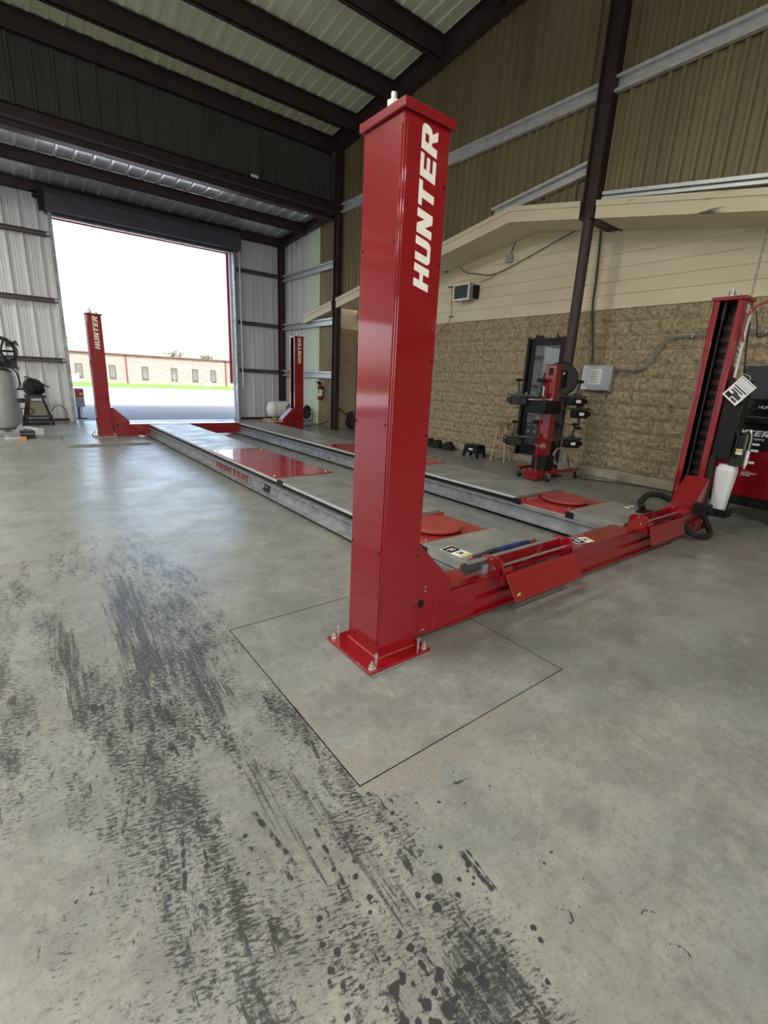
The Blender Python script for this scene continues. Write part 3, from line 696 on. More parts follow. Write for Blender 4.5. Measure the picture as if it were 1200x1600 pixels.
# ================================================================== THE FOUR-POST LIFT
lift = thing('vehicle_lift', 'large red four-post drive-on vehicle lift with galvanised runways', 'vehicle lift', (3.45, 6.2, 0))
CW, CD = .23, .255
def column(x0, y0, side, zb, label, CH=2.2, z_let=1.61):
    """side=+1: open channel faces +X; side=-1: faces -X. x0 is the outer (closed) face's x for +1, the inner face's x for -1"""
    y1 = y0+CD; X = (lambda d: x0+d) if side > 0 else (lambda d: x0+CW-d)     # d measured from the closed outer face
    def bx(mb, d0, d1, *r): a, b = sorted((X(d0), X(d1))); mb.box(a, b, *r)
    s = MB(); t = .012; zt = zb+CH
    bx(s, 0, t, y0, y1, zb, zt); bx(s, t, CW, y0, y0+t, zb, zt); bx(s, t, CW, y1-t, y1, zb, zt)
    bx(s, CW-t, CW, y0+t, y0+.055, zb, zt); bx(s, CW-t, CW, y1-.055, y1-t, zb, zt)
    col = build(s, 'column', 'red_paint', lift, bevel=.004); col['label'] = label
    cv = MB(); bx(cv, -.004, 0, y0+.008, y1-.008, zb+.10, zt-.04); build(cv, 'cover_panel', 'red_paint', col, bevel=.0015)
    cp = MB(); bx(cp, -.014, CW+.014, y0-.016, y1+.016, zt, zt+.032); build(cp, 'cap_plate', 'red_paint', col, bevel=.003)
    # threaded hanger and cap nuts
    nn = MB(); c = Vector((X(.075), y0+CD*.66, zt+.032))
    nn.cyl(c, c+Vector((0,0,.034)), .030, 16); nn.hexn(c+Vector((0,0,.034)), (0,0,1), .027, .036); nn.cyl(c, c+Vector((0,0,.098)), .013, 10)
    build(nn, 'hanger_nut', 'zinc', col); nn = MB()
    c2 = Vector((X(.17), y0+CD*.30, zt+.032)); nn.hexn(c2, (0,0,1), .018, .022); nn.cyl(c2, c2+Vector((0,0,.040)), .010, 8)
    build(nn, 'hanger_nut', 'zinc', col)
    ln = MB(); bx(ln, .013, .016, y0+.014, y1-.014, zb+.03, zt-.005); bx(ln, .016, CW-.014, y0+.0125, y0+.015, zb+.03, zt-.005); bx(ln, .016, CW-.014, y1-.015, y1-.0125, zb+.03, zt-.005)
    build(ln, 'channel_shade', 'black', col)  # black sheets put the channel's inner shade into colour
    ld = MB(); bx(ld, .05, .062, y0+.09, y1-.09, zb+.1, zt-.02)
    build(ld, 'ladder_bar', 'black', col)  # bar coloured black as part of the channel's painted shade
    for k in range(15):
        z = zb+.55+k*.10; r = MB(); bx(r, .062, .074, y0+.075, y1-.075, z, z+.045)
        build(r, 'ladder_rung', 'rung_red_shaded', col)
    ca = MB(); ca.cyl((X(.13), y0+CD*.72, zb+.5), (X(.13), y0+CD*.72, zt), .009, 8); ca.cyl((X(.13), y0+CD*.72, zt-.16), (X(.13), y0+CD*.72, zt), .018, 10)
    build(ca, 'lift_cable', 'dark_grey', col)
    bp = MB(); bx(bp, -.098, CW+.055, y0-.075, y1+.05, zb+.012, zb+.028); build(bp, 'base_plate', 'red_paint', col, bevel=.002)
    sh = MB(); bx(sh, -.096, CW+.053, y0-.073, y1+.048, zb, zb+.012); build(sh, 'shim_plate', 'galv', col)
    w = MB(); xa, xb = sorted((X(-.003), X(CW+.003)))
    w.tube([(xa,y1,zb+.030),(xa,y0-.003,zb+.030),(xb,y0-.003,zb+.030),(xb,y1,zb+.030)], .005, 6, False); build(w, 'weld_bead', 'weld', col)
    for dx, dy in ((-.070,y0-.050),(CW+.030,y0-.050),(-.070,y1+.025),(CW+.030,y1+.025)):
        ab = MB(); p = Vector((X(dx), dy, zb+.028))
        ab.cyl(p, p+Vector((0,0,.004)), .019, 14); ab.hexn(p+Vector((0,0,.004)), (0,0,1), .014, .016); ab.cyl(p, p+Vector((0,0,.036)), .008, 10)
        q = p+Vector((.032 if dx < 0 else -.032, 0.010, 0)) if side > 0 else p+Vector((-.03,.01,0))
        ab.cyl(q, q+Vector((0,0,.055)), .006, 8); ab.cyl(q+Vector((0,0,.046)), q+Vector((0,0,.062)), .009, 8)
        build(ab, 'anchor_bolt', 'zinc', col)
    le = MB()
    fx = x0+CW-.075 if side > 0 else x0+CW-.065
    lettering(le, 'HUNTER', (x0+.165, y0, zb+z_let), (0,0,1), (-1,0,0), (0,-1,0), .080, .555)
    lb = build(le, 'lettering', 'lettering', col); lb['label'] = 'cream HUNTER lettering running up the post'
    reg = MB(); reg.cyl((x0+.158, y0-.0004, zb+z_let+.555), (x0+.158, y0-.0012, zb+z_let+.555), .006, 12); build(reg, 'registered_mark', 'red_disc', col)
    # screws up the edges
    for k, z in enumerate((.25, .52, .80, 1.10, 1.42, 1.80, 2.08)):
        build(MB().cyl((x0+CW-.014, y0-.003, zb+z), (x0+CW-.014, y0, zb+z), .005, 8), 'screw', 'black', col)
        if side > 0 and k % 2:
            for yy in (y0+.022, y1-.022): build(MB().cyl((x0-.007, yy, zb+z+.05), (x0-.003, yy, zb+z+.05), .005, 8), 'screw', 'black', col)
    return col
NLX, NLY, NRX, NRY = 1.25, 1.575, 5.40, 1.695
FLX, FLY, FRX, FRY = 1.25, 10.40, 5.35, 10.40
c_nl = column(NLX, NLY, 1, 0, 'nearest red post, closed back and front faces showing', 2.275, 1.69)
c_nr = column(NRX, NRY, -1, 0, 'red post at right with its open dark channel showing', 2.205)
c_fl = column(FLX, FLY, 1, .035, 'far left red post standing before the bay door', 2.165, 1.585)
c_fr = column(FRX, FRY, -1, 0, 'far right red post beside the metal wall', 2.18)

# ---- crossbeams with their end gussets
def crossbeam(yc, xl, xr, zb, label):
    y0, y1 = yc-.10, yc+.10
    b = MB(); a, c = xl+.30, xr-.30
    b.box(a, c, y0+.008, y1-.008, .228+zb, .240+zb); b.box(a, c, y0+.03, y0+.04, .125+zb, .228+zb)
    b.prism([(y0+.03,.125+zb),(y0+.012,.105+zb),(y0+.012,.03+zb),(y0+.022,.03+zb),(y0+.022,.102+zb),(y0+.04,.125+zb)], lambda p,q,t: (t,p,q), a, c)
    b.box(a, c, y0-.012, y1, .018+zb, .032+zb); b.box(a, c, y1-.02, y1-.01, .03+zb, .23+zb)
    beam = build(b, 'crossbeam', 'red_paint', lift, smooth=False); beam['label'] = label
    for x, s in ((xl, 1), (xr, -1)):
        g = MB(); poly = [(0,.03),(0,.555),(.045,.555),(.30,.305),(.305,.235),(.52,.235),(.52,.035),(.30,.02)]
        g.prism([(x+s*u, v+zb) for u, v in poly], lambda p,q,t: (p,t,q), y0-.006, y0+.006)
        g.prism([(x+s*u, v+zb) for u, v in poly], lambda p,q,t: (p,t,q), y1-.006, y1+.006)
        for (u0,v0),(u1,v1) in zip(poly[1:6], poly[2:7]):
            p0, p1 = Vector((x+s*u0, 0, v0+zb)), Vector((x+s*u1, 0, v1+zb))
            g.add([(p0.x,y0,p0.z),(p1.x,y0,p1.z),(p1.x,y1,p1.z),(p0.x,y1,p0.z),(p0.x,y0,p0.z-.01),(p1.x,y0,p1.z-.01),(p1.x,y1,p1.z-.01),(p0.x,y1,p0.z-.01)],
                  [(0,1,2,3),(7,6,5,4),(0,4,5,1),(1,5,6,2),(2,6,7,3),(3,7,4,0)])
        gu = build(g, 'end_gusset', 'red_paint', beam, bevel=.002)
        ho = MB(); ho.cyl((x+s*.085, y0-.0085, .215+zb), (x+s*.085, y0-.004, .215+zb), .022, 16); ho.box(min(x+s*.012,x+s*.034), max(x+s*.012,x+s*.034), y0-.0085, y0-.004, .125+zb, .235+zb)
        build(ho, 'access_hole', 'black', beam)
        for u, v in ((.11,.305),(.11,.283),(.10,.055),(.118,.055)): build(MB().cyl((x+s*u, y0-.010, v+zb), (x+s*u, y0-.005, v+zb), .006, 8), 'gusset_bolt', 'zinc', beam)
        build(B(min(x+s*.18,x+s*.182), max(x+s*.18,x+s*.182)+.002, y0-.010, y0-.005, .03+zb, .22+zb), 'seam', 'red_plate', beam)
    return beam
bm_f = crossbeam(1.735, NLX+CW, NRX, 0, 'front red crossbeam between the two near posts')
bm_r = crossbeam(10.53, FLX+CW, FRX, .02, 'rear red crossbeam between the two far posts')

# ---- runways
def runway(x0, x1, label, out):
    """out=-1: outer side is x0 (left runway)"""
    y0, y1 = 2.86, 10.62
    d = MB(); d.box(x0, x1, y0, y1, .240, .252); d.box(x0, x0+.012, y0, y1, .228, .240); d.box(x1-.012, x1, y0, y1, .228, .240); d.box(x0, x1, y0, y0+.012, .17, .24)
    rw = build(d, 'runway', 'deck_steel', lift, bevel=.002); rw['label'] = label
    for xa, s in ((x0, 1), (x1, -1)):
        r = MB(); Y0, Y1 = 1.86, 10.66
        def bx(d0, d1, *z): a, b = sorted((xa+s*d0, xa+s*d1)); r.box(a, b, Y0, Y1, *z)
        bx(-.028, .03, .163, .180)                     # upper flange
        bx(.010, .018, .058, .163)                     # web
        bx(-.058, .018, .040, .058)                    # lower flange
        ra = build(r, 'side_rail', 'galv', rw, smooth=False)
        r = MB()
        for ya, yb in ((1.86, 2.26), (y0, Y1)):
            a_, b_ = sorted((xa+s*.018, xa+s*.026)); r.box(a_, b_, ya, yb, .180, .230)
        bx(.0, .03, .004, .042); build(r, 'rail_shade', 'black', rw)  # black strips paint the shade of the groove and the gap below
        r = MB(); a_, b_ = sorted((xa-s*.0015, xa+s*.004)); r.box(a_, b_, y0, y1, .226, .2515); build(r, 'deck_edge', 'galv_bright', rw)
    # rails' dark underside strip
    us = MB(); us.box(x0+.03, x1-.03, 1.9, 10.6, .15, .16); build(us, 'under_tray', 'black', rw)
    # turnplate pocket and front deck
    pk = MB(); pk.box(x0+.03, x1-.03, 2.26, 2.86, .178, .19); build(pk, 'pocket_floor', 'deck_steel', rw)
    fd = MB(); fd.box(x0, x1, 1.76, 2.26, .240, .252); fd.box(x0, x1, 2.250, 2.262, .18, .24)
    for xa in (x0, x1-.010): fd.box(xa, xa+.010, 1.76, 2.26, .175, .240)
    fd.box(x0-.012, x0+.01, 1.76, 2.26, .168, .180); fd.box(x1-.01, x1+.012, 1.76, 2.26, .168, .180)
    fd.box(x0, x1, 1.756, 1.768, .17, .24)
    build(fd, 'front_deck', 'deck_steel', rw, bevel=.0015)
    pl = MB()
    for yy in (2.85, 2.255):
        pl.box(x0-.014, x0+.0, yy-.045, yy+.03, .182, .238)
    build(pl, 'end_cap', 'black', rw)
    if out < 0 or True:
        sl = MB(); sl.box(x0+.005, x1-.005, 4.66, 6.72, .252, .262); build(sl, 'slip_plate', 'red_plate', rw, bevel=.001)
        pn = MB()
        for yy in (4.75, 6.6): pn.cyl((x0+.05,yy,.262),(x0+.05,yy,.272),.012,10); pn.cyl((x1-.05,yy,.262),(x1-.05,yy,.272),.012,10)
        build(pn, 'lock_pin', 'zinc', rw)
    # approach ramp
    rp = MB(); rp.prism([(10.66,.245),(10.70,.252),(11.45,.03),(11.45,.015),(10.66,.225)], lambda p,q,t: (t,p,q), x0+.02, x1-.02); build(rp, 'approach_ramp', 'deck_steel', rw)
    ph = MB(); ph.cyl((x0-.0,10.68,.225),(x1,10.68,.225),.014,8); build(ph, 'ramp_hinge', 'galv_bright', rw)
    if out < 0:
        le = MB(); lettering(le, 'HUNTER', (x0+.004, 6.53, .066), (0,-1,0), (0,0,1), (-1,0,0), .088, 1.10, slant=.1, gap=.14, thick=.002)
        lt = build(le, 'lettering', 'red_paint', rw); lt['label'] = 'red HUNTER lettering on the runway side'
        w = MB(); w.box(x0-.002, x0+.004, 4.80, 4.96, .058, .162); build(w, 'access_window', 'black', rw)
        bo = MB(); bo.cyl((x0-.008,4.92,.12),(x0-.001,4.92,.12),.026,14); bo.cyl((x0-.008,4.84,.115),(x0-.001,4.84,.115),.014,12); bo.cyl((x0-.006,6.66,.12),(x0+.004,6.66,.12),.018,12); bo.cyl((x0-.006,5.33,.10),(x0+.004,5.33,.10),.018,12)
        build(bo, 'pulley_bolt', 'zinc', rw)
        no = MB(); no.box(x0-.003, x0+.02, 4.44, 4.58, .20, .253); build(no, 'end_notch', 'black', rw)
    return rw
RLX0, RLX1, RRX0, RRX1 = 2.145, 2.895, 3.985, 4.755
rl = runway(RLX0, RLX1, 'left galvanised runway with a red slip plate', -1)
rr = runway(RRX0, RRX1, 'right galvanised runway with a red slip plate', 1)

# ---- front wheel stops hinged on the crossbeam
def wheel_stop(x0, x1, label, tilt):
    p = MB(); p.box(x0+.03, x1-.01, 1.690, 1.700, .25, .330)
    st = build(p, 'wheel_stop', 'red_paint', lift); st['label'] = label
    for x in (x0, x1-.012):
        b = MB(); b.prism([(1.60,.22),(1.575,.26),(1.575,.335),(1.60,.358),(1.70,.358),(1.735,.335),(1.735,.235),(1.70,.22)], lambda a,c,t: (t,a,c), x, x+.012)
        b.box(x, x+.10 if x == x0 else x+.012, 1.575, 1.587, .20, .30)
        build(b, 'side_bracket', 'red_paint', st, bevel=.002)
        bo = MB(); bo.cyl((x-.004,1.63,.29),(x,1.63,.29),.010,8); bo.cyl((x-.004,1.66,.34),(x,1.66,.34),.007,8); build(bo, 'bracket_bolt', 'zinc', st)
    r = MB(); r.cyl((x0,1.625,.298),(x1,1.625,.298),.008,8); build(r, 'hinge_rod', 'zinc', st)
    f = MB(); za, ya, zb_, yb = .268, 1.560, .112, 1.560-tilt
    f.add([(x0+.02,ya,za),(x1,ya,za),(x1+.02,yb,zb_),(x0+.045,yb,zb_),(x0+.02,ya+.007,za+.001),(x1,ya+.007,za+.001),(x1+.02,yb+.007,zb_+.001),(x0+.045,yb+.007,zb_+.001)],
          [(0,1,2,3),(7,6,5,4),(0,4,5,1),(1,5,6,2),(2,6,7,3),(3,7,4,0)])
    build(f, 'flap', 'red_paint', st, bevel=.001)
    return st
s1 = wheel_stop(2.15, 2.90, 'red front wheel stop with tilted flap, nearest post', .075)
s2 = wheel_stop(4.02, 4.72, 'red front wheel stop beside the right post', .03)
tb = MB(); tb.cyl((1.985,1.715,.292),(2.16,1.715,.292),.032,18); tb.cyl((1.979,1.715,.292),(1.985,1.715,.292),.034,18)
build(tb, 'stop_tube', 'dark_grey', s1)
tr = MB(); tr.box(1.99, 2.92, 1.695, 1.722, .322, .334); tr.box(2.10, 2.17, 1.68, 1.72, .24, .30); build(tr, 'top_rail', 'galv', s1)
ds = MB(); ds.cyl((2.235,1.501,.152),(2.235,1.4955,.1495),.014,14); build(ds, 'green_dot', 'lime', s1)
for x in (2.20, 2.60): build(B(x, x+.35, 1.72, 1.76, .243, .27), 'spacer_block', 'galv', s1)

# ---- stickers
def sticker(pts, parent, z):
    q = [Vector((x,y,z)) for x, y in pts]
    def quad(u0,u1,v0,v1,dz,name,m):
        f = lambda u,v: (q[0]*(1-u)+q[1]*u)*(1-v)+(q[3]*(1-u)+q[2]*u)*v
        P = [f(u0,v0),f(u1,v0),f(u1,v1),f(u0,v1)]; mb = MB(); mb.add([p+Vector((0,0,dz)) for p in P]+[p for p in P], [(0,1,2,3),(7,6,5,4),(0,4,5,1),(1,5,6,2),(2,6,7,3),(3,7,4,0)])
        build(mb, name, m, parent, fix=True)
    quad(0,1,0,1,.0008,'label_sticker','white'); quad(.04,.96,.04,.50,.0012,'label_print','black'); quad(.05,.95,.86,.97,.0012,'label_stripe','yellow')
    quad(.35,.45,.58,.80,.0012,'label_print','black'); quad(.45,.7,.68,.78,.0012,'label_print','black'); quad(.62,.7,.58,.80,.0012,'label_print','black')
    quad(.2,.75,.2,.26,.0015,'label_print','white'); quad(.3,.8,.32,.37,.0015,'label_print','white')
sticker([(2.17,2.115),(2.29,2.125),(2.30,1.94),(2.18,1.925)], rl, .252)
sticker([(3.18,1.69),(3.20,1.80),(3.40,1.76),(3.36,1.66)], bm_f, .240)
for x in (4.62, 4.72): build(B(x, x+.05, 2.02, 2.06, .252, .253), 'white_tab', 'white', rr)

# ---- power unit on the right post
pu = MB(); pu.box(5.425, 5.60, 1.525, 1.685, .74, 1.50)
pw = build(pu, 'power_unit', 'black', lift, bevel=.008); pw['label'] = 'black hydraulic power unit with translucent white oil tank'
mt = MB(); mt.cyl((5.50,1.46,.78),(5.50,1.46,1.00),.062,18); mt.cyl((5.50,1.46,1.00),(5.50,1.46,1.02),.045,18); mt.box(5.44,5.58,1.42,1.53,.70,.79); build(mt, 'motor', 'black_gloss', pw)
st = MB(); st.box(5.432,5.436,1.432,1.50,.83,.862); 
yl = MB(); yl.add([(5.436,1.44,.845),(5.436,1.50,.845),(5.436,1.50,.87),(5.436,1.44,.87)],[(0,1,2,3)]); build(yl, 'caution_label', 'yellow', pw)
yl = MB(); yl.add([(5.436,1.44,.815),(5.436,1.50,.815),(5.436,1.50,.842),(5.436,1.44,.842)],[(0,1,2,3)]); build(yl, 'caution_print', 'white', pw)
tk = MB()
def ring(cx, cy, hx, hy, z, n=16): return [(cx+hx*math.copysign(abs(math.cos(t))**.55, math.cos(t)), cy+hy*math.copysign(abs(math.sin(t))**.55, math.sin(t)), z) for t in [2*PI*(i+.5)/n for i in range(n)]]
zs = [(.225,.055,.058),(.24,.062,.064),(.40,.068,.072),(.60,.078,.086),(.64,.080,.088),(.665,.078,.086),(.69,.060,.070),(.705,.060,.070)]
for z, a, b in zs: tk.v += ring(5.50, 1.545, a, b, z)
for i in range(len(zs)-1):
    for k in range(16): tk.f.append((i*16+k, i*16+(k+1)%16, (i+1)*16+(k+1)%16, (i+1)*16+k))
tk.f += [tuple(range(16))[::-1], tuple(range((len(zs)-1)*16, len(zs)*16))]
build(tk, 'oil_tank', 'poly_tank', pw)
bk2 = MB(); bk2.box(5.41,5.58,1.44,1.64,.185,.205); bk2.box(5.41,5.425,1.44,1.64,.205,.265); bk2.box(5.41,5.58,1.44,1.452,.205,.265); build(bk2, 'tank_bracket', 'black', pw, bevel=.003)
ft = MB(); ft.tube([(5.46,1.46,1.03),(5.45,1.42,1.05),(5.44,1.40,1.0),(5.44,1.395,.90),(5.44,1.395,.86)], .007, 8); ft.cyl((5.44,1.395,.72),(5.44,1.395,.86),.020,10); ft.cyl((5.44,1.395,.69),(5.44,1.395,.72),.010,8); build(ft, 'valve_line', 'zinc', pw)
hs2 = MB(); hs2.tube([(5.44,1.53,1.05),(5.40,1.49,.98),(5.39,1.49,.88),(5.42,1.50,.78)], .011, 8); build(hs2, 'suction_hose', 'rubber', pw)
bh = MB(); bh.tube([(5.41,1.66,.78),(5.40,1.645,.55),(5.40,1.635,.35),(5.39,1.60,.17),(5.33,1.52,.06),(5.20,1.47,.045),(5.05,1.50,.045),(4.99,1.57,.07),(5.02,1.63,.12),(5.08,1.66,.17)], .026, 10)
h1 = build(bh, 'supply_hose', 'rubber', pw); h1['label'] = 'thick black hose looping down to the floor'
dh = MB(); dh.tube([(4.60,1.88,.285),(4.66,1.93,.33),(4.80,1.93,.385),(4.95,1.88,.375),(5.05,1.83,.335)], .030, 10)
h2 = build(dh, 'deck_hose', 'rubber', lift); h2['label'] = 'ribbed black hose arching over the right runway end'
dc = MB(); dc.box(4.52,4.66,1.80,1.90,.255,.275); build(dc, 'hose_clip', 'black', lift)
cd2 = MB(); cd2.tube([(5.50,1.66,2.12),(5.47,1.655,2.06),(5.46,1.655,1.95),(5.46,1.655,1.52)], .014, 8); build(cd2, 'power_conduit', 'galv_bright', lift)
sv = MB(); sv.box(5.06,5.20,1.50,1.62,.24,.34); sv.cyl((5.13,1.50,.28),(5.13,1.47,.28),.03,10); build(sv, 'valve_block', 'black', lift)

# instruction tag hanging on the post
tg = MB(); o_ = Vector((5.385, 1.57, 1.40)); R_ = Vector((-.12,-.99,0)).normalized(); U_ = Vector((0,0,1)); cs, sn = math.cos(math.radians(-38)), math.sin(math.radians(-38))
r1, u1 = R_*cs+U_*sn, -R_*sn+U_*cs; nn_ = r1.cross(u1)
def tq(a0,a1,b0,b1,t0,t1): m = MB(); m.prism([(a0,b0),(a1,b0),(a1,b1),(a0,b1)], lambda a,b,t: o_+r1*a+u1*b+nn_*t, t0, t1); return m
tagobj = thing('instruction_tag', 'white printed paper tag hanging on the right post', 'tag', tuple(o_))
build(tq(-.085,.085,-.11,.11,-.001,.001), 'tag_card', 'white', tagobj)
for a0,a1,b0,b1,m in ((-.075,.075,.03,.09,'galv_bright'),(-.07,.07,.01,.022,'dark_grey'),(-.06,.05,-.012,0,'dark_grey'),(-.06,.02,-.035,-.02,'dark_grey'),(-.02,.065,-.065,-.03,'dark_grey'),(-.07,-.01,-.095,-.055,'black'),(.0,.06,-.095,-.075,'dark_grey'),(-.075,.075,.095,.1,'dark_grey')):
    build(tq(a0,a1,b0,b1,.001,.0016), 'print_block', m, tagobj)
ts = MB(); ts.tube([o_+u1*.10, o_+u1*.14+Vector((.02,.03,.02)), (5.44,1.60,1.56)], .002, 5); build(ts, 'tag_string', 'white', tagobj)

# ---- turnplates resting in the runway pockets
def turnplate(cx, cy, w, label):
    t = thing('turnplate', label, 'turnplate', (cx, cy, .19), 'front wheel turnplates on the runways')
    b = MB(); b.box(cx-w/2+.02, cx+w/2-.02, cy-.255, cy+.255, .19, .232); b.box(cx-w/2, cx+w/2, cy-.27, cy-.25, .19, .245); b.box(cx-w/2, cx+w/2, cy+.25, cy+.27, .19, .245)
    build(b, 'base_tray', 'red_plate', t, bevel=.002)
    l = MB(); l.lathe([(.16,.232),(.16,.244),(.222,.246),(.226,.250),(.226,.266),(.222,.270),(.0,.270)], (cx,cy,0), n=48); dsc = build(l, 'disc', 'red_disc', t)
    h = MB()
    for k in range(8):
        a = 2*PI*k/8; h.cyl((cx+.03*math.cos(a),cy+.03*math.sin(a),.269),(cx+.03*math.cos(a),cy+.03*math.sin(a),.2708),.005,6)
    build(h, 'rivet', 'red_plate', dsc)
    pn = MB(); pn.cyl((cx-w/2+.06,cy-.24,.232),(cx-w/2+.06,cy-.24,.262),.008,8); pn.cyl((cx-w/2+.03,cy+.21,.24),(cx-w/2+.20,cy+.21,.24),.009,8); build(pn, 'lock_pin', 'zinc', t)
turnplate(2.52, 2.545, .72, 'red turnplate in the left runway, behind the nearest post')
turnplate(4.37, 2.545, .74, 'red turnplate in the right runway, nearer the block wall')

# ---- tools left on the deck
bt = thing('clamp_bar', 'blue metal bar tool lying along the front deck', 'tool', (2.55, 1.86, .252))
m = MB(); m.box(2.36,2.80,1.845,1.872,.262,.290); build(m, 'bar', 'blue', bt, bevel=.004)
m = MB(); m.tube([(2.24,1.86,.268),(2.30,1.84,.282),(2.38,1.85,.284),(2.46,1.86,.275)], .016, 8); m.box(2.24,2.34,1.83,1.885,.253,.272); build(m, 'jaw', 'dark_grey', bt)
m = MB(); m.box(2.18,2.27,1.78,1.87,.253,.262); m.cyl((2.80,1.85,.268),(2.88,1.86,.268),.014,10); build(m, 'red_grip', 'red_paint', bt)
m = MB(); m.tube([(2.34,1.885,.262),(2.5,1.878,.262),(2.70,1.872,.262)], .008, 6); build(m, 'handle', 'blue', bt)

# ================================================================== WHEEL-SENSOR CART
ct = thing('sensor_cart', 'red wheeled stand loaded with black wheel alignment clamps', 'cart', (6.2, 4.2, 0))
def caster(parent, x, y, ztop, a=0.0, r=.05):
    f = MB(); f.box(x-.03,x+.03,y-.03,y+.03,ztop-.012,ztop); f.box(x-.03,x+.03,y-.024,y-.019,r,ztop-.01); f.box(x-.03,x+.03,y+.019,y+.024,r,ztop-.01)
    c = build(f, 'caster', 'zinc', parent)
    w = MB(); w.lathe([(.018,-.016),(r-.006,-.016),(r,-.010),(r,.010),(r-.006,.016),(.018,.016)], (x,y,r), (0,1,0), 20); build(w, 'caster_wheel', 'rubber', c)
    return c
m = MB(); m.box(6.02,6.20,4.02,4.24,.03,.15); m.box(6.00,6.23,4.00,4.26,.015,.035); build(m, 'foot_box', 'red_paint', ct, bevel=.006)
m = MB(); m.box(6.05,6.98,4.34,4.40,.125,.165); m.box(6.08,6.92,3.86,3.92,.125,.165); m.box(6.36,6.44,3.92,4.34,.125,.165); build(m, 'base_frame', 'red_paint', ct, bevel=.004)
for x, y in ((6.09,4.37),(6.94,4.37),(6.12,3.89),(6.88,3.89)): caster(ct, x, y, .125)
m = MB(); m.box(6.21,6.34,4.05,4.23,.04,1.66); m.box(6.20,6.35,4.04,4.24,1.655,1.67)
ms = build(m, 'mast', 'red_paint', ct, bevel=.006)
m = MB(); m.box(6.205,6.215,4.10,4.17,1.52,1.62); build(m, 'handle_slot', 'black', ms)
m = MB(); m.box(6.18,6.215,4.04,4.24,1.17,1.19); m.box(6.18,6.215,4.04,4.24,.50,.515); build(m, 'mast_band', 'zinc', ms)
m = MB(); m.box(6.20,6.42,4.02,4.26,.14,.36); m.lathe([(.04,0),(.15,0),(.15,.1),(.04,.1)], (6.44,4.10,.42), (0,1,0), 20); build(m, 'drive_housing', 'black', ct, bevel=.01)
m = MB(); m.lathe([(.05,-.05),(.23,-.05),(.25,-.02),(.25,.02),(.23,.05),(.05,.05)], (6.50,4.16,1.47), (-.8,-.6,0), 28); build(m, 'cable_drum', 'black', ct)
m = MB(); m.box(6.30,6.55,4.06,4.22,1.36,1.60); build(m, 'charger_box', 'black_gloss', ct, bevel=.01)
m = MB(); m.box(6.40,6.44,4.055,4.06,1.54,1.57); m.box(6.36,6.46,4.055,4.06,1.44,1.452); build(m, 'charger_label', 'white', ct)
m = MB(); m.box(5.97,6.38,4.00,4.32,.98,1.16); build(m, 'shelf_bracket', 'black', ct, bevel=.008)
m = MB(); m.box(5.985,6.0,4.04,4.30,1.015,1.03); m.box(5.99,6.00,4.06,4.14,1.055,1.085); m.box(5.99,6.00,4.16,4.24,1.055,1.085); build(m, 'chrome_strip', 'zinc', ct)
m = MB(); m.tube([(6.10,4.10,.06),(6.05,4.10,1.02),(6.04,4.10,1.32)], .011, 8, False); lv = build(m, 'lever_rod', 'red_paint', ct)
m = MB(); m.cyl((6.04,4.10,1.22),(6.04,4.10,1.36),.015,8); build(m, 'lever_tip', 'zinc', lv)
def clamp_unit(c, d, label, grip=True, up=True):
    """a wheel clamp held out from the mast along d: bar, sensor head, jaws, screw handle"""
    c = Vector(c); d = Vector(d).normalized(); s = Vector((-d.y,d.x,0)); z = Vector((0,0,1))
    M = Matrix((( d.x,s.x,0,c.x),(d.y,s.y,0,c.y),(0,0,1,c.z),(0,0,0,1))) @ Matrix.Scale(1.22, 4)
    b = MB(); b.box(-.22,.24,-.018,.018,-.012,.012,M); b.box(-.20,.16,-.055,-.040,-.01,.01,M); u = build(b, 'wheel_clamp', 'dark_grey', ct); u['label'] = label
    h = MB(); h.box(.02,.20,-.06,.06,-.11,-.015,M); h.box(.05,.24,-.045,.045,-.085,-.03,M); build(h, 'sensor_head', 'black', u, bevel=.012)
    w = MB(); w.box(.205,.208,-.03,.03,-.08,-.05,M); w.box(.08,.14,-.0615,-.060,-.075,-.04,M); build(w, 'head_label', 'white', u)
    for k in (-.16, .10):
        j = MB(); j.cyl(M@Vector((k,0,-.01)), M@Vector((k+.02,-.02,.17 if up else -.2)), .016, 8); j.box(k-.02,k+.03,-.04,.04,.0,.035,M)
        build(j, 'jaw_post', 'dark_grey', u)
    kn = MB(); kn.lathe([(.02,0),(.052,.005),(.06,.02),(.06,.04),(.045,.055),(.01,.058)], M@Vector((-.14,-.02,.16 if up else -.25)), (0,0,1), 10); kn.lathe([(.02,0),(.045,.005),(.05,.03),(.02,.045)], M@Vector((.12,-.02,.155 if up else -.25)), (0,0,1), 10)
    build(kn, 'jaw_knob', 'rubber', u)
    if grip:
        g = MB(); g.cyl(M@Vector((.2,.0,.0)), M@Vector((.34,.0,.0)), .008, 8); build(g, 'screw_rod', 'zinc', u)
        g = MB(); g.lathe([(.008,0),(.018,.01),(.020,.06),(.014,.075)], M@Vector((.33,0,0)), d, 10); build(g, 'screw_grip', 'wood_seat', u)
    return u
clamp_unit((5.98,4.32,1.22), (-.75,.65,0), 'wheel clamp on the upper left of the cart', True, True)
clamp_unit((6.55,4.02,1.24), (.85,-.50,0), 'wheel clamp on the upper right of the cart', False, True)
clamp_unit((6.03,4.34,.62), (-.75,.65,0), 'wheel clamp on the lower left of the cart', False, True)
clamp_unit((6.55,4.00,.62), (.85,-.50,0), 'wheel clamp on the lower right of the cart', True, True)
clamp_unit((6.62,3.98,1.06), (.85,-.50,0), 'spare wheel clamp below the upper right one', True, False)
m = MB()
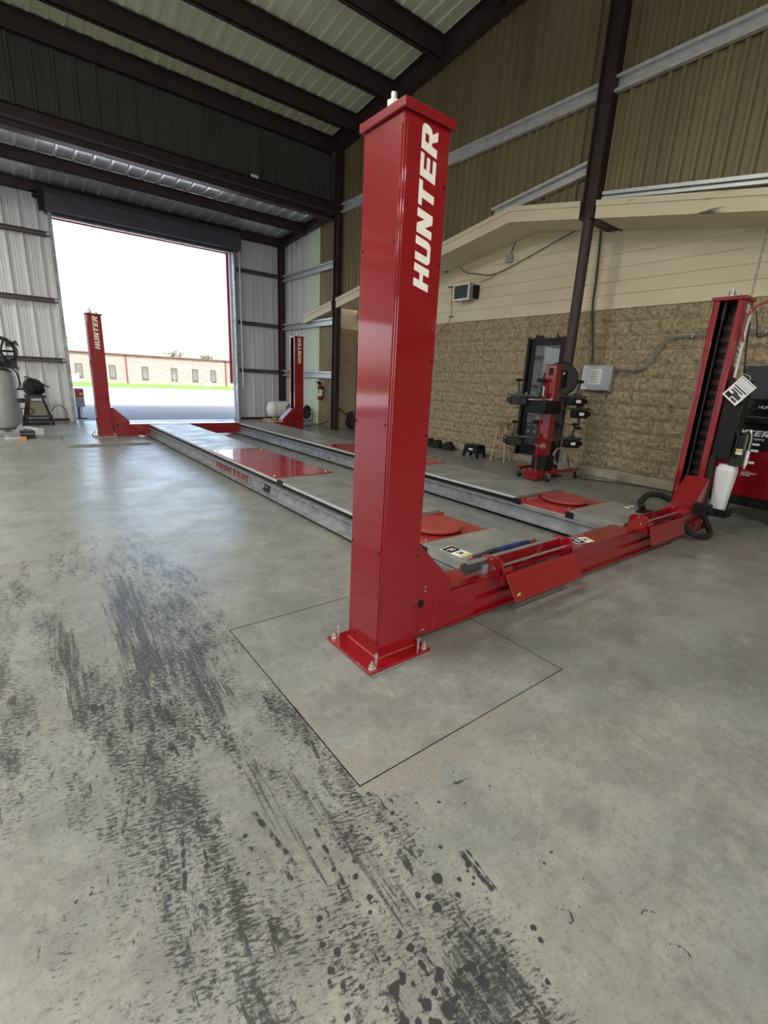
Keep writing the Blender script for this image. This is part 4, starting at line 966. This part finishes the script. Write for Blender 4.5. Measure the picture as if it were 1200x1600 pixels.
for k in range(3): m.tube([(6.55+.02*k+.10*math.cos(t), 4.02-.05*math.cos(t), .34+.13*math.sin(t)) for t in [2*PI*i/14 for i in range(15)]], .008, 6)
build(m, 'coiled_lead', 'grey_paint', ct)
m = MB(); m.tube([(6.72,3.98,.34),(6.78,3.95,.16),(6.86,3.80,.02),(7.05,3.45,.012),(7.20,3.0,.012),(7.22,2.5,.012)], .008, 6); build(m, 'power_lead', 'cable', ct)

# ================================================================== ALIGNMENT CONSOLE (right edge)
cn = thing('alignment_console', 'red and black wheel alignment console cabinet with monitor at right edge', 'console', (6.65, 1.55, 0))
Y0, Y1 = 1.17, 1.95
m = MB(); m.prism([(6.40,.27),(6.98,.27),(6.98,1.08),(6.36,1.08),(6.36,.86)], lambda a,b,t: (a,t,b), Y0, Y1); cab = build(m, 'cabinet', 'red_paint', cn, bevel=.012)
m = MB(); m.prism([(6.344,.80),(6.36,.80),(6.36,1.07),(6.330,1.07)], lambda a,b,t: (a,t,b), Y0+.06, Y1-.01); fp = build(m, 'logo_panel', 'black', cab, bevel=.004)
le = MB(); lettering(le, 'HUNTER', (6.3335, 1.905, .945), (0,-1,0), (0,0,1), (-1,0,0), .062, .42, slant=.3); lt = build(le, 'lettering', 'lettering_white', fp)
text_part('Engineering Company', 'lettering_small', 'lettering_white', fp, (6.3355, 1.88, .905), (0,-1,0), (0,0,1), .042)
for y0, y1, z in ((1.54,1.67,.845),(1.54,1.67,.775),(1.55,1.72,.645)):
    m = MB(); m.box(6.340,6.352,y0,y1,z,z+.028); build(m, 'drawer_slot', 'lettering_white', cab, bevel=.004)
for i, t in enumerate(('QUICK','CHECK','ALIGNMENT','SYSTEM')):
    text_part(t, 'small_print', 'lettering_white', cab, (6.381-.0*i, 1.655, .575-.024*i), (0,-1,0), (.05,0,1), .026)
m = MB(); m.cyl((6.384,1.70,.545),(6.372,1.70,.545),.018,14); m.box(6.376,6.386,1.69,1.71,.50,.60); build(m, 'print_mark', 'lettering_white', cab)
text_part('TOUCH', 'small_print', 'lettering_white', cab, (6.398,1.66,.31), (0,-1,0), (.05,0,1), .03)
m = MB(); m.box(6.42,6.97,Y0+.02,Y1-.02,.16,.27); build(m, 'plinth', 'black', cn, bevel=.01)
for x, y in ((6.46,1.27),(6.46,1.86),(6.92,1.27),(6.92,1.86)):
    caster(cn, x, y, .16, r=.062)
m = MB(); m.box(6.24,6.98,Y0,Y1,1.08,1.12); m.box(6.22,6.40,Y0+.03,Y1-.03,1.09,1.135); build(m, 'keyboard_shelf', 'black', cn, bevel=.008)
m = MB(); m.box(6.44,6.47,Y0+.02,Y1+.06,1.12,1.34); m.box(6.40,6.98,Y0,Y1,1.12,1.18); build(m, 'back_riser', 'black_gloss', cn)
m = MB(); m.box(6.25,6.42,1.30,1.75,1.135,1.155); build(m, 'keyboard', 'dark_grey', cn, bevel=.005)
text_part('HUNTER', 'lettering_small', 'lettering_white', cn, (6.4385,1.66,1.235), (0,-1,0), (0,0,1), .045)
m = MB(); m.box(6.42,6.47,Y0,1.86,1.33,1.68); build(m, 'monitor', 'slate', cn, bevel=.008)
m = MB(); m.cyl((6.55,1.5,1.15),(6.55,1.5,1.5),.03,10); m.box(6.47,6.56,1.45,1.55,1.46,1.54); build(m, 'monitor_arm', 'black', cn)
m = MB(); m.tube([(6.43,1.84,1.36),(6.36,1.86,1.27),(6.34,1.80,1.22),(6.36,1.70,1.21),(6.42,1.66,1.26)], .012, 8); build(m, 'monitor_lead', 'rubber', cn)
m = MB(); m.box(6.10,6.36,1.88,2.12,.75,1.30); build(m, 'side_box', 'black', cn, bevel=.01)
m = MB(); m.box(6.14,6.34,1.92,2.08,.02,.75); build(m, 'side_box_stand', 'black', cn)

# cords by the console
m = MB(); m.tube([(5.50,1.66,2.10),(5.48,1.60,2.16),(5.60,1.50,2.20),(5.9,1.30,2.20),(6.3,1.0,2.22)], .011, 8)
m.tube([(5.48,1.655,2.10),(5.42,1.66,2.04),(5.40,1.66,1.93),(5.44,1.65,1.84)], .011, 8)
build(m, 'supply_cord', 'cable_red', lift)['label'] = 'red rubber cord arching off the post top'
m = MB(); m.tube([(5.52,1.63,2.12),(5.56,1.60,1.98),(5.62,1.60,1.90),(5.72,1.55,1.92),(5.85,1.46,2.02),(5.95,1.38,2.18)], .006, 6)
build(m, 'loop_cord', 'cable', lift)['label'] = 'thin black cord looping beside the red cord'
m = MB(); m.tube([(5.50,1.65,2.02),(5.53,1.64,1.80),(5.60,1.63,1.60),(5.9,1.70,1.42),(6.30,1.80,1.34),(6.43,1.78,1.30)], .008, 6)
tag(build(m, 'monitor_cord', 'cable', None), 'black cord sagging from the right post to the console', 'cord')

# ================================================================== ALONG THE BLOCK WALL
# electrical box and conduit
eb = thing('electrical_box', 'grey metal electrical box on the block wall with printed sheet', 'electrical box', (XS-.06, 4.04, 1.34))
build(B(XS-.13, XS-.045, 3.80, 4.28, 1.34, 1.72), 'box_body', 'silver_box', eb, bevel=.006)
build(B(XS-.138, XS-.13, 3.81, 4.27, 1.35, 1.71), 'box_door', 'silver_box', eb, bevel=.003)
build(B(XS-.1395, XS-.138, 3.95, 4.16, 1.43, 1.66), 'paper_sheet', 'white', eb)
for k in range(5): build(B(XS-.1402, XS-.1396, 3.98, 4.13, 1.47+k*.035, 1.48+k*.035), 'print_line', 'grey_paint', eb)
build(B(XS-.1402, XS-.138, 4.17, 4.25, 1.365, 1.385), 'name_plate', 'lettering_white', eb)
m = MB(); m.tube([(XS-.085,3.80,1.66),(XS-.085,3.55,1.655),(XS-.085,3.42,1.665),(XS-.085,3.33,1.72),(XS-.085,3.20,1.97),(XS-.085,3.10,2.07),(XS-.085,2.95,2.10),(XS-.085,2.2,2.12),(XS-.085,.5,2.13)], .014, 8)
for y, z in ((3.5,1.655),(2.8,2.10),(2.0,2.125)): m.box(XS-.105,XS-.04,y-.012,y+.012,z-.022,z+.022)
tag(build(m, 'conduit', 'conduit', None), 'bent grey metal conduit running along the block wall', 'conduit')
m = MB(); m.tube([(XS-.62,4.32,3.62),(XS-.30,4.36,3.70),(XS-.10,4.39,3.70),(XS-.05,4.38,3.6),(XS-.05,4.34,3.0),(XS-.06,4.32,2.6),(XS-.06,4.25,2.2),(XS-.07,4.17,1.735)], .016, 8)
tag(build(m, 'black_cable', 'cable', None), 'black cable hanging down the wall to the electrical box', 'cable')
# fan heater hung on the siding
fh = thing('fan_heater', 'square beige unit heater mounted on the cream siding', 'heater', (XS-.15, 7.0, 2.9))
build(B(XS-.22, XS-.05, 6.80, 7.22, 2.90, 3.20), 'casing', 'grey_paint', fh, bevel=.012)
m = MB()
for a, b, c, d in ((6.80,7.22,2.90,2.93),(6.80,7.22,3.17,3.20),(6.80,6.83,2.93,3.17),(7.19,7.22,2.93,3.17)): m.box(XS-.235,XS-.22,a,b,c,d)
build(m, 'front_bezel', 'poly_white', fh)
build(B(XS-.226, XS-.2201, 6.83, 7.19, 2.93, 3.17), 'grille_back', 'dark_grey', fh)
for k in range(7): build(B(XS-.236, XS-.226, 6.84, 7.18, 2.945+k*.032, 2.950+k*.032), 'louvre', 'slate', fh)
m = MB(); m.cyl((XS-.18,7.04,2.90),(XS-.18,7.04,2.87),.02,10); build(m, 'knob', 'zinc', fh)
m = MB(); m.box(XS-.05,XS-.03,6.74,6.80,2.93,3.17); m.box(XS-.12,XS-.03,6.72,6.80,2.94,3.16); build(m, 'rear_vent', 'black', fh)
jb = MB(); jb.box(XS-.08, XS-.028, 5.99, 6.13, 3.46, 3.58); tag(build(jb, 'junction_box', 'grey_paint', None, bevel=.004), 'small grey junction box high on the cream siding', 'junction box')
m = MB(); m.tube([(XS-.05,6.04,3.58),(XS-.06,6.0,3.68),(XS-.07,5.95,3.78),(XS-.09,5.97,3.82)], .008, 6); tag(build(m, 'drop_wire', 'cable', None), 'short wire from soffit to the junction box', 'wire')
m = MB(); m.tube([(XS-.06,9.6,3.20),(XS-.06,8.6,3.42),(XS-.06,8.0,3.60),(XS-.06,7.40,3.60),(XS-.06,7.10,3.44),(XS-.06,6.85,3.38),(XS-.06,6.36,3.31),(XS-.06,5.6,3.50),(XS-.06,5.0,3.68),(XS-.06,4.62,3.78)], .008, 6)
m.tube([(XS-.06,6.36,3.31),(XS-.06,6.40,3.26),(XS-.08,6.7,3.21)], .006, 6)
tag(build(m, 'siding_cable', 'cable', None), 'dark cable strung across the cream siding above the heater', 'cable')
m = MB(); m.tube([(XS-.05,7.45,3.22),(XS-.05,7.42,2.65),(XS-.06,7.55,2.48),(XS-.06,7.9,2.2),(XS-.06,8.4,1.9)], .005, 6); m.box(XS-.06,XS-.03,7.43,7.55,3.21,3.225); m.box(XS-.06,XS-.03,7.36,7.47,2.645,2.66)
tag(build(m, 'thin_wire', 'cable', None), 'thin wire running down the siding left of the heater', 'wire')
m = MB(); m.tube([(XS-.10,5.97,3.80),(XS-.12,6.6,3.70),(XS-.10,7.8,3.50),(XS-.1,9.2,3.27)], .006, 6); m.box(XS-.14,XS-.09,7.55,7.63,3.49,3.55)
tag(build(m, 'soffit_wire', 'cable', None), 'thin wire stapled along under the sloping soffit', 'wire')
# hanging chain
ch = MB()
for k in range(46):
    z = 3.42-.042*k
    if z < 1.7: break
    M = Matrix.Translation((6.585, 2.02, z)) @ Matrix.Rotation((PI/2 if k % 2 else 0)+.5, 4, 'Z')
    ch.tube([M@Vector((.009*math.cos(t), 0, .026*math.sin(t))) for t in [2*PI*i/8 for i in range(9)]], .003, 4, False)
tag(build(ch, 'hanging_chain', 'chain', None), 'thin steel chain hanging from the fascia above the right post', 'chain')

# wooden bar stool
so = thing('bar_stool', 'round-seat light wooden bar stool against the block wall', 'stool', (7.02, 5.50, 0))
cx, cy = 7.02, 5.50
m = MB(); m.lathe([(.0,.665),(.14,.668),(.15,.678),(.15,.690),(.14,.70),(0,.702)], (cx,cy,0), n=28); build(m, 'seat', 'wood_seat', so)
F = []
for k in range(4):
    a = PI/4+k*PI/2+.3; p0 = Vector((cx+.095*math.cos(a),cy+.095*math.sin(a),.668)); p1 = Vector((cx+.185*math.cos(a),cy+.185*math.sin(a),0)); F.append((p0,p1))
    m = MB(); m.cyl(p1,p0,.014,10,.016); build(m, 'leg', 'wood_light', so)
for k in range(4):
    for t in ((.30,.52) if k % 2 else (.38,.60)):
        q0 = F[k][1].lerp(F[k][0],t); q1 = F[(k+1)%4][1].lerp(F[(k+1)%4][0],t); m = MB(); m.cyl(q0,q1,.009,8); build(m, 'rung', 'wood_light', so)
# folding step stool
ss = thing('step_stool', 'small black plastic folding step stool by the block wall', 'step stool', (6.95, 6.06, 0))
m = MB(); m.box(6.82,7.04,5.90,6.22,.205,.235); build(m, 'top_step', 'black', ss, bevel=.008)
for y, s in ((5.90,-1),(6.22,1)):
    for x, sx in ((6.82,-1),(7.04,1)):
        m = MB(); m.add([(x-.0*sx,y,.21),(x-.05*sx,y,.21),(x+.02*sx,y+s*.03,0),(x-.03*sx,y+s*.03,0),(x-.0*sx,y-s*.03,.21),(x-.05*sx,y-s*.03,.21),(x+.02*sx,y+s*.0,0),(x-.03*sx,y+s*.0,0)],
            [(0,1,3,2),(4,6,7,5),(0,4,5,1),(2,3,7,6),(0,2,6,4),(1,5,7,3)]); build(m, 'leg', 'black', ss)
m = MB(); m.prism([(5.925,.205),(6.195,.205),(6.205,.06),(6.16,.06),(6.13,.10),(5.99,.10),(5.96,.06),(5.915,.06)], lambda a,b,t: (t,a,b), 6.815, 6.828); build(m, 'front_panel', 'black', ss)
build(B(6.812, 6.8155, 6.00, 6.10, .135, .165), 'logo_patch', 'lettering_white', ss)
m = MB(); m.box(7.03,7.045,5.93,6.19,.06,.2); build(m, 'rear_panel', 'black', ss)
# rubber wheel chocks
def chock(x, y, a, label):
    c = MB(); M = Matrix.Translation((x,y,0)) @ Matrix.Rotation(a,4,'Z')
    c.prism([(-.125,0),(.125,0),(.125,.025),(.035,.165),(-.035,.165),(-.125,.025)], lambda p,q,t: M@Vector((t,p,q)), -.09, .09)
    r = MB()
    o = tag(build(c, 'wheel_chock', 'rubber', None, bevel=.008), label, 'wheel chock', 'rubber wheel chocks by the wall')
chock(7.10, 6.92, .25, 'black rubber wheel chock closest to the step stool')
chock(7.08, 7.24, .1, 'middle black rubber wheel chock of the three')
chock(7.12, 7.52, .2, 'black rubber wheel chock half hidden by the nearest post')

# ================================================================== FAR RIGHT CORNER
fe = thing('fire_extinguisher', 'small fire extinguisher hung on the metal wall with white label', 'extinguisher', (6.66, 11.52, .75))
m = MB(); m.lathe([(.03,.72),(.065,.73),(.07,.78),(.07,1.02),(.055,1.08),(.025,1.11),(.025,1.14)], (6.68,11.50,0), n=20); build(m, 'cylinder', 'red_paint', fe)
m = MB(); m.box(6.60,6.70,11.47,11.53,1.14,1.19); m.box(6.55,6.68,11.49,11.51,1.19,1.21); build(m, 'valve_head', 'black', fe)
m = MB(); m.tube([(6.62,11.47,1.15),(6.58,11.43,1.05),(6.60,11.43,.90)], .012, 6); build(m, 'hose', 'rubber', fe)
m = MB(); m.lathe([(.0708,.84),(.0712,.845),(.0712,1.0),(.0708,1.005)], (6.68,11.50,0), n=20); build(m, 'label_band', 'white', fe)
m = MB(); m.box(6.745,6.765,11.47,11.53,.80,1.10); build(m, 'wall_bracket', 'black', fe)
wt = thing('white_tank', 'white cylindrical tank lying on a wooden pallet behind the far right post', 'tank', (6.15, 12.95, 0))
ax = Vector((1,-.12,0)).normalized(); o_ = Vector((5.80,13.0,.37))
m = MB(); m.lathe([(.01,0),(.10,.012),(.18,.05),(.225,.12),(.23,.16),(.23,.56),(.22,.60)], o_, ax, 28); build(m, 'tank_shell', 'poly_white', wt)
m = MB(); m.lathe([(.232,.20),(.236,.205),(.236,.215),(.232,.22)], o_, ax, 28, False); build(m, 'band', 'grey_paint', wt)
m = MB()
for k in range(3): m.box(5.78,6.62,12.75+k*.2,12.87+k*.2,.06,.085)
for x in (5.82,6.2,6.5): m.box(x,x+.07,12.73,13.29,.0,.06)
build(m, 'pallet', 'wood_light', wt)
m = MB()
for x in (6.0,6.35): m.box(x,x+.04,12.86,13.06,.085,.17)
build(m, 'saddle', 'wood_block', wt)
th = thing('torpedo_heater', 'dark barrel shop heater on a low wheeled frame beside the far post', 'heater', (6.45, 12.1, 0))
ax = Vector((.35,-1,0)).normalized(); o_ = Vector((6.28,12.50,.36))
m = MB(); m.lathe([(.16,0),(.20,.02),(.205,.06),(.205,.62),(.20,.64),(.185,.64),(.18,.56),(.10,.50),(.0,.50)], o_, ax, 28); build(m, 'barrel', 'heater_dark', th)
m = MB(); m.lathe([(.206,.60),(.214,.605),(.214,.645),(.206,.65),(.190,.645),(.206,.60)], o_, ax, 28, False); build(m, 'front_rim', 'poly_white', th)
m = MB(); m.tube([(6.30,12.50,.14),(6.30,12.30,.14),(6.55,11.84,.14),(6.62,11.84,.14)], .012, 6, False); m.tube([(6.44,12.44,.14),(6.66,11.90,.14)], .012, 6, False); m.cyl((6.40,12.30,.16),(6.40,12.30,.06),.012,6); m.cyl((6.55,11.95,.16),(6.55,11.95,.02),.012,6); m.box(6.30,6.66,11.80,12.20,.02,.12); build(m, 'base_frame', 'grey_paint', th)
m = MB(); m.box(6.56,6.60,11.82,11.9,.34,.40); build(m, 'thermostat', 'zinc', th)
m = MB(); m.tube([(6.66,11.78,.06),(6.66,11.6,.06),(6.62,11.30,.10),(6.64,11.0,.20)], .012, 6); tag(build(m, 'gas_hose', 'rubber', None), 'thin black hose sagging from heater to the frame post', 'hose')
hc = MB()
for k in range(5):
    r = .16+.012*k
    hc.tube([(7.02+.03*k+.02*math.sin(3*t), 10.62-.4*r*math.cos(t)-.01*k, .24+r*1.12*math.sin(t)+.02) for t in [2*PI*i/18 for i in range(19)]], .013, 6)
hc.tube([(7.0,10.66,.38),(6.90,10.72,.5),(6.80,10.78,.56)], .013, 6)
tag(build(hc, 'hose_coil', 'rubber', None), 'coil of dark hose leaning against the wall by the far frame post', 'hose')

# ================================================================== FAR LEFT CORNER
ac = thing('air_compressor', 'tall grey upright air compressor at the left edge', 'air compressor', (-.14, 11.2, 0))
cx, cy = -.14, 11.2
m = MB(); m.lathe([(.02,.10),(.14,.115),(.235,.17),(.265,.24),(.265,1.06),(.235,1.15),(.14,1.21),(.02,1.23)], (cx,cy,0), n=36); build(m, 'tank', 'grey_paint', ac)
for k in range(3):
    a = -.6+k*2*PI/3; p = Vector((cx+.24*math.cos(a),cy+.24*math.sin(a),0)); m = MB(); m.box(p.x-.05,p.x+.05,p.y-.03,p.y+.03,.052,.22); m.box(p.x-.065,p.x+.065,p.y-.06,p.y+.06,.045,.057); build(m, 'foot', 'grey_paint', ac)
build(B(cx-.30,cx+.33,cy-.22,cy+.22,1.20,1.225), 'motor_plate', 'dark_grey', ac)
m = MB(); m.box(cx+.05,cx+.31,cy-.12,cy+.14,1.225,1.40); m.cyl((cx+.0,cy,1.40),(cx+.0,cy,1.62),.10,16); build(m, 'pump', 'dark_grey', ac, bevel=.01)
m = MB(); m.lathe([(.19,-.02),(.22,-.02),(.22,.02),(.19,.02),(.19,-.02)], (cx+.10,cy-.20,1.50), (0.2,-1,0), 28, False)
for k in range(5):
    a = 2*PI*k/5; p = Vector((cx+.10,cy-.20,1.50)); m.cyl(p, p+Vector((.195*math.cos(a), .04*math.cos(a), .195*math.sin(a))), .018, 6)
build(m, 'flywheel', 'black', ac)
m = MB(); m.tube([(cx+.10+.235*math.cos(t),cy-.24,1.50+.235*math.sin(t)) for t in [2*PI*i/20 for i in range(21)]], .012, 6, False); m.tube([(cx+.1,cy-.245,1.27),(cx-.2,cy-.24,1.3)], .012, 6, False); build(m, 'belt_guard', 'black', ac)
m = MB(); m.add([(cx+.26,cy-.05,1.66),(cx+.38,cy-.05,1.60),(cx+.34,cy-.05,1.70),(cx+.26,cy+.1,1.66),(cx+.38,cy+.1,1.60),(cx+.34,cy+.1,1.70)],[(0,1,2),(5,4,3),(0,3,4,1),(1,4,5,2),(2,5,3,0)]); m.box(cx+.18,cx+.30,cy-.03,cy+.06,1.58,1.67); build(m, 'air_filter', 'dark_grey', ac)
m = MB(); m.tube([(cx+.20,cy-.1,1.22),(cx+.27,cy-.14,1.15),(cx+.30,cy-.15,1.0),(cx+.28,cy-.14,.85)], .012, 6); m.tube([(cx+.30,cy,1.22),(cx+.32,cy,.85)], .007, 6, False); build(m, 'air_line', 'black', ac)
m = MB(); m.box(cx+.24,cx+.40,cy-.06,cy+.04,.83,.86); m.box(cx+.26,cx+.42,cy-.06,cy+.04,.60,.68); m.tube([(cx+.26,cy-.1,.50),(cx+.42,cy-.1,.50),(cx+.44,cy-.1,.42),(cx+.3,cy-.1,.38)], .01, 6); build(m, 'valve_fittings', 'black', ac)
tag(build(B(.02,.13,10.42,10.53,0,.055), 'wood_block', 'wood_block', None, bevel=.003), 'small orange-brown wood block on the floor by the compressor', 'wood block')
bx_ = thing('black_case', 'black low box on the floor beside the air compressor', 'box', (.16, 10.75, 0))
build(B(.05,.27,10.66,10.86,.0,.13), 'case_body', 'black', bx_, bevel=.008); build(B(.06,.26,10.655,10.66,.085,.095), 'case_seam', 'grey_paint', bx_)
m = MB(); M = Matrix.Translation((.20,11.35,0)) @ Matrix.Rotation(.5,4,'Z'); m.box(-.06,.14,-.22,.26,.0,.11,M); wbx = thing('white_carton', 'white carton lying on the floor behind the compressor', 'box', (.20,11.35,0)); build(m, 'carton_body', 'white', wbx, bevel=.004)
m = MB(); m.box(-.061,-.04,-.2,.24,.10,.113,M); build(m, 'tape_strip', 'grey_paint', wbx)
fs = MB(); fs.box(-.18,.06,10.60,10.86,.0,.045); fs.box(-.18,.10,10.84,10.88,.0,.06); tag(build(fs, 'floor_rail', 'galv', None, bevel=.003), 'short grey steel skid under the compressor front', 'skid')
# chop saw on a stand
sw = thing('chop_saw', 'dark cut-off saw on a splayed leg stand against the far wall', 'saw', (.48, 13.15, 0))
def leg(a, b, name='leg', r=.022, mt='black'): mm = MB(); mm.cyl(a, b, r, 8); build(mm, name, mt, sw)
leg((.70,12.98,0),(.52,13.05,.72)); leg((.20,12.98,.02),(.32,13.05,.60)); leg((.72,13.5,0),(.56,13.40,.60)); leg((.16,13.5,0),(.30,13.40,.60))
m = MB(); m.prism([(.26,.21),(.66,.21),(.56,.50),(.32,.50)], lambda a,b,t: (a,t,b), 13.02, 13.40); build(m, 'cabinet', 'olive_panel', sw, bevel=.006)
m = MB(); m.box(.22,.70,12.98,13.42,.16,.21); build(m, 'lower_shelf', 'dark_grey', sw)
m = MB(); m.box(.24,.62,13.0,13.42,.58,.64); build(m, 'table', 'dark_grey', sw)
m = MB(); m.lathe([(.03,-.05),(.19,-.05),(.20,-.02),(.20,.02),(.19,.05),(.03,.05)], (.42,13.10,.80), (.25,-1,0), 28); build(m, 'blade_guard', 'dark_grey', sw)
m = MB(); m.cyl((.40,13.0,.76),(.60,13.05,.76),.075,16); m.box(.34,.56,13.0,13.12,.68,.80); build(m, 'motor', 'black', sw, bevel=.01)
m = MB(); m.tube([(.28,13.0,1.03),(.36,13.0,1.01),(.50,13.0,.95),(.62,13.0,.86),(.70,13.0,.82)], .016, 8); m.tube([(.28,13.0,.98),(.42,13.0,.97),(.58,13.0,.88)], .012, 8); build(m, 'handle_bar', 'dark_grey', sw)
m = MB(); m.tube([(.70,13.3,.28),(.80,13.35,.40),(.92,13.4,.38),(1.0,13.45,.22),(.98,13.5,.05)], .009, 6); build(m, 'power_cord', 'cable', sw)
m = MB(); m.box(.10,.62,12.95,13.30,.0,.05); m.box(.05,.16,13.0,13.2,.0,.34); tag(build(m, 'floor_clutter_tray', 'black', None), 'black tray on the floor under the chop saw', 'tray')

# ================================================================== OUTSIDE THE DOOR
ob = thing('meter_box', 'grey box with red panel on a blue post just outside the door', 'utility box', (1.36, 14.45, 0))
build(B(1.28,1.475,14.32,14.62,.30,.76), 'box_body', 'grey_paint', ob, bevel=.006)
build(B(1.29,1.465,14.312,14.32,.55,.72), 'red_panel', 'red_trim', ob)
build(B(1.38,1.44,14.309,14.312,.61,.65), 'panel_label', 'white', ob)
m = MB(); m.cyl((1.33,14.46,0),(1.33,14.46,.30),.03,12); build(m, 'post', 'blue_post', ob)
build(B(1.36,1.42,14.42,14.5,.02,.30), 'white_pipe', 'white', ob); build(B(1.27,1.50,14.40,14.54,0,.025), 'foot_plate', 'black', ob)

YB0 = 70.0; zb = gz(YB0)
bd = thing('brick_building', 'long low brick building with red trim across the yard', 'building', (15, YB0, zb))
build(B(-25, 60, YB0, YB0+14, zb, 2.80), 'brick_wall', 'brick', bd)
build(B(-25.2, 60.2, YB0-.30, YB0+14.2, 2.80, 2.92), 'roof_trim', 'roof_trim', bd)
k = YB0/45.0
def bwin(x, z0, z1, w=.62):
    m = MB(); f = .07
    m.box(x-w/2-f,x+w/2+f,YB0-.06,YB0,z1,z1+f); m.box(x-w/2-f,x+w/2+f,YB0-.06,YB0,z0-f,z0); m.box(x-w/2-f,x-w/2,YB0-.06,YB0,z0,z1); m.box(x+w/2,x+w/2+f,YB0-.06,YB0,z0,z1)
    w_ = build(m, 'window', 'dark_grey', bd); build(B(x-w/2,x+w/2,YB0-.03,YB0-.01,z0,z1), 'pane', 'window_glass', w_)
for xw in (4.35, 7.0, 10.6, 14.35, 17.95, 20.7, 23.2, 26.0): bwin(xw, -.12, 1.42)
for xd in (4.5, 12.2, 25.0): build(B(xd-.09,xd+.09,YB0-.14,YB0,zb,2.8), 'downspout', 'roof_trim', bd)
build(B(5.75,6.15,YB0-.12,YB0,2.45,2.62), 'wall_light', 'lamp_white', bd)
build(B(-25,60,YB0-.03,YB0,zb,zb+.25), 'footing', 'curb', bd)
def condenser(x, y, w, h, material, label):
    z = gz(y); c = thing('air_conditioner', label, 'air conditioner', (x, y, z))
    build(B(x-w/2,x+w/2,y-w/2,y+w/2,z,z+h), 'casing', material, c, bevel=.03)
    for i in range(6): build(B(x-w/2+.05,x+w/2-.05,y-w/2-.012,y-w/2,z+.1+i*(h-.2)/6,z+.1+(i+.5)*(h-.2)/6), 'louvre', 'galv_bright', c)
    m = MB(); m.cyl((x,y,z+h),(x,y,z+h+.05),w*.4,20); build(m, 'fan_guard', 'dark_grey', c)
condenser(5.9, 66.5, 1.3, 1.05, 'grey_paint', 'grey outdoor air conditioner beside the brick building, left end')
condenser(21.6, 67.5, .8, .62, 'poly_white', 'small white outdoor air conditioner by the brick building')
for i, (x, n_) in enumerate(((10.76,'first'),(14.87,'second'),(18.71,'third'),(21.98,'fourth'))):
    y = 58.0; z = gz(y); m = MB(); m.cyl((x,y,z),(x,y,z+1.25),.035,8); m.cyl((x,y,z+1.25),(x,y,z+1.29),.05,8)
    tag(build(m, 'fence_post', 'galv_bright', None), n_+' thin steel post from the left at the lawn edge', 'post', 'steel posts along the lawn')
def tree(x, y, h, w, seed, label):
    r = random.Random(seed); t = thing('tree', label, 'tree', (x, y, -1), 'trees beyond the brick building')
    m = MB(); m.tube([(x,y,-1),(x+.1,y,h*.4),(x,y,h*.75)], .22, 6)
    for k in range(5): a = r.uniform(0,6.28); m.tube([(x,y,h*.45),(x+w*.3*math.cos(a),y+w*.3*math.sin(a),h*.7),(x+w*.45*math.cos(a),y+w*.45*math.sin(a),h*.9)], .08, 5)
    build(m, 'trunk', 'bark', t)
    f = MB()
    for k in range(150):
        a, u = r.uniform(0,6.28), r.gauss(0,.33); p = Vector((x+w*.42*r.gauss(0,.5)*math.cos(a)*1.2, y+w*.42*r.gauss(0,.5), h*.8+u*h*.22))
        s = r.uniform(.14,.34); d1 = Vector((r.gauss(0,1),r.gauss(0,1),r.gauss(0,1))).normalized()*s; d2 = d1.orthogonal().normalized()*s*.6
        f.add([p-d1,p+d2,p+d1,p-d2],[(0,1,2,3)])
    lo = build(f, 'foliage', 'leaf', t, fix=False, smooth=False); lo['kind'] = 'stuff'
tree(10.6, 140, 8.6, 6, 1, 'tree crown behind the left end of the brick building')
tree(36.0, 140, 6.6, 6, 2, 'tree crown behind the middle of the brick building')
tree(45.0, 140, 6.2, 5, 3, 'low tree crown behind the right part of the brick building')
m = MB(); m.cyl((52,135,-1),(52,135,8.2),.14,8); m.box(51.2,52.8,134.9,135.1,7.4,7.55); tag(build(m, 'utility_pole', 'bark', None), 'thin utility pole behind the brick building', 'pole')

# ================================================================== ADDED FILL LAMPS (unseen, hung outside the view to brighten the shop)
def add_fill_lamp(x, y, label, power, z=5.75):
    rz = roof_z(y) if y < YH else bay_z(y); h = thing('fill_lamp', label, 'lamp', (x, y, z), 'added fill lamps')
    build(B(x-.62,x+.62,y-.18,y+.18,z+.02,z+.10), 'housing', 'lamp_white', h, bevel=.01)
    m = MB()
    for dx in (-.5,.5): m.cyl((x+dx,y,z+.1),(x+dx,y,rz-.05),.006,6)
    build(m, 'hanger_wire', 'chain', h)
    e = build(B(x-.58,x+.58,y-.15,y+.15,z+.012,z+.02), 'diffuser', 'fill_diffuser', h)
    ld = bpy.data.lights.new('fill_light', 'AREA'); ld.shape = 'RECTANGLE'; ld.size = 1.16; ld.size_y = .3; ld.energy = power; ld.color = (1.0,.965,.88)
    lo = bpy.data.objects.new('fill_light', ld); COL.objects.link(lo); lo.parent = h; lo.location = (0,0,.005)
dm = bpy.data.materials.new('fill_diffuser'); dm.use_nodes = True; em = dm.node_tree.nodes['Principled BSDF']; em.inputs['Emission Color'].default_value = (1,.93,.8,1); em.inputs['Emission Strength'].default_value = 8; MATS['fill_diffuser'] = dm
for x, y, l, p in ((-3.3,5.8,'first',200),(-7.0,7.0,'second',110),(-.6,2.4,'third',75),(-5.5,1.6,'fourth',70),(-2.5,-3.2,'fifth',75),(2.6,-2.6,'sixth',62)):
    add_fill_lamp(x, y, l+' added fill lamp, unseen, hanging under the roof', p)
add_fill_lamp(-2.6, 12.5, 'seventh added fill lamp, unseen, in the low bay', 90, 4.75)
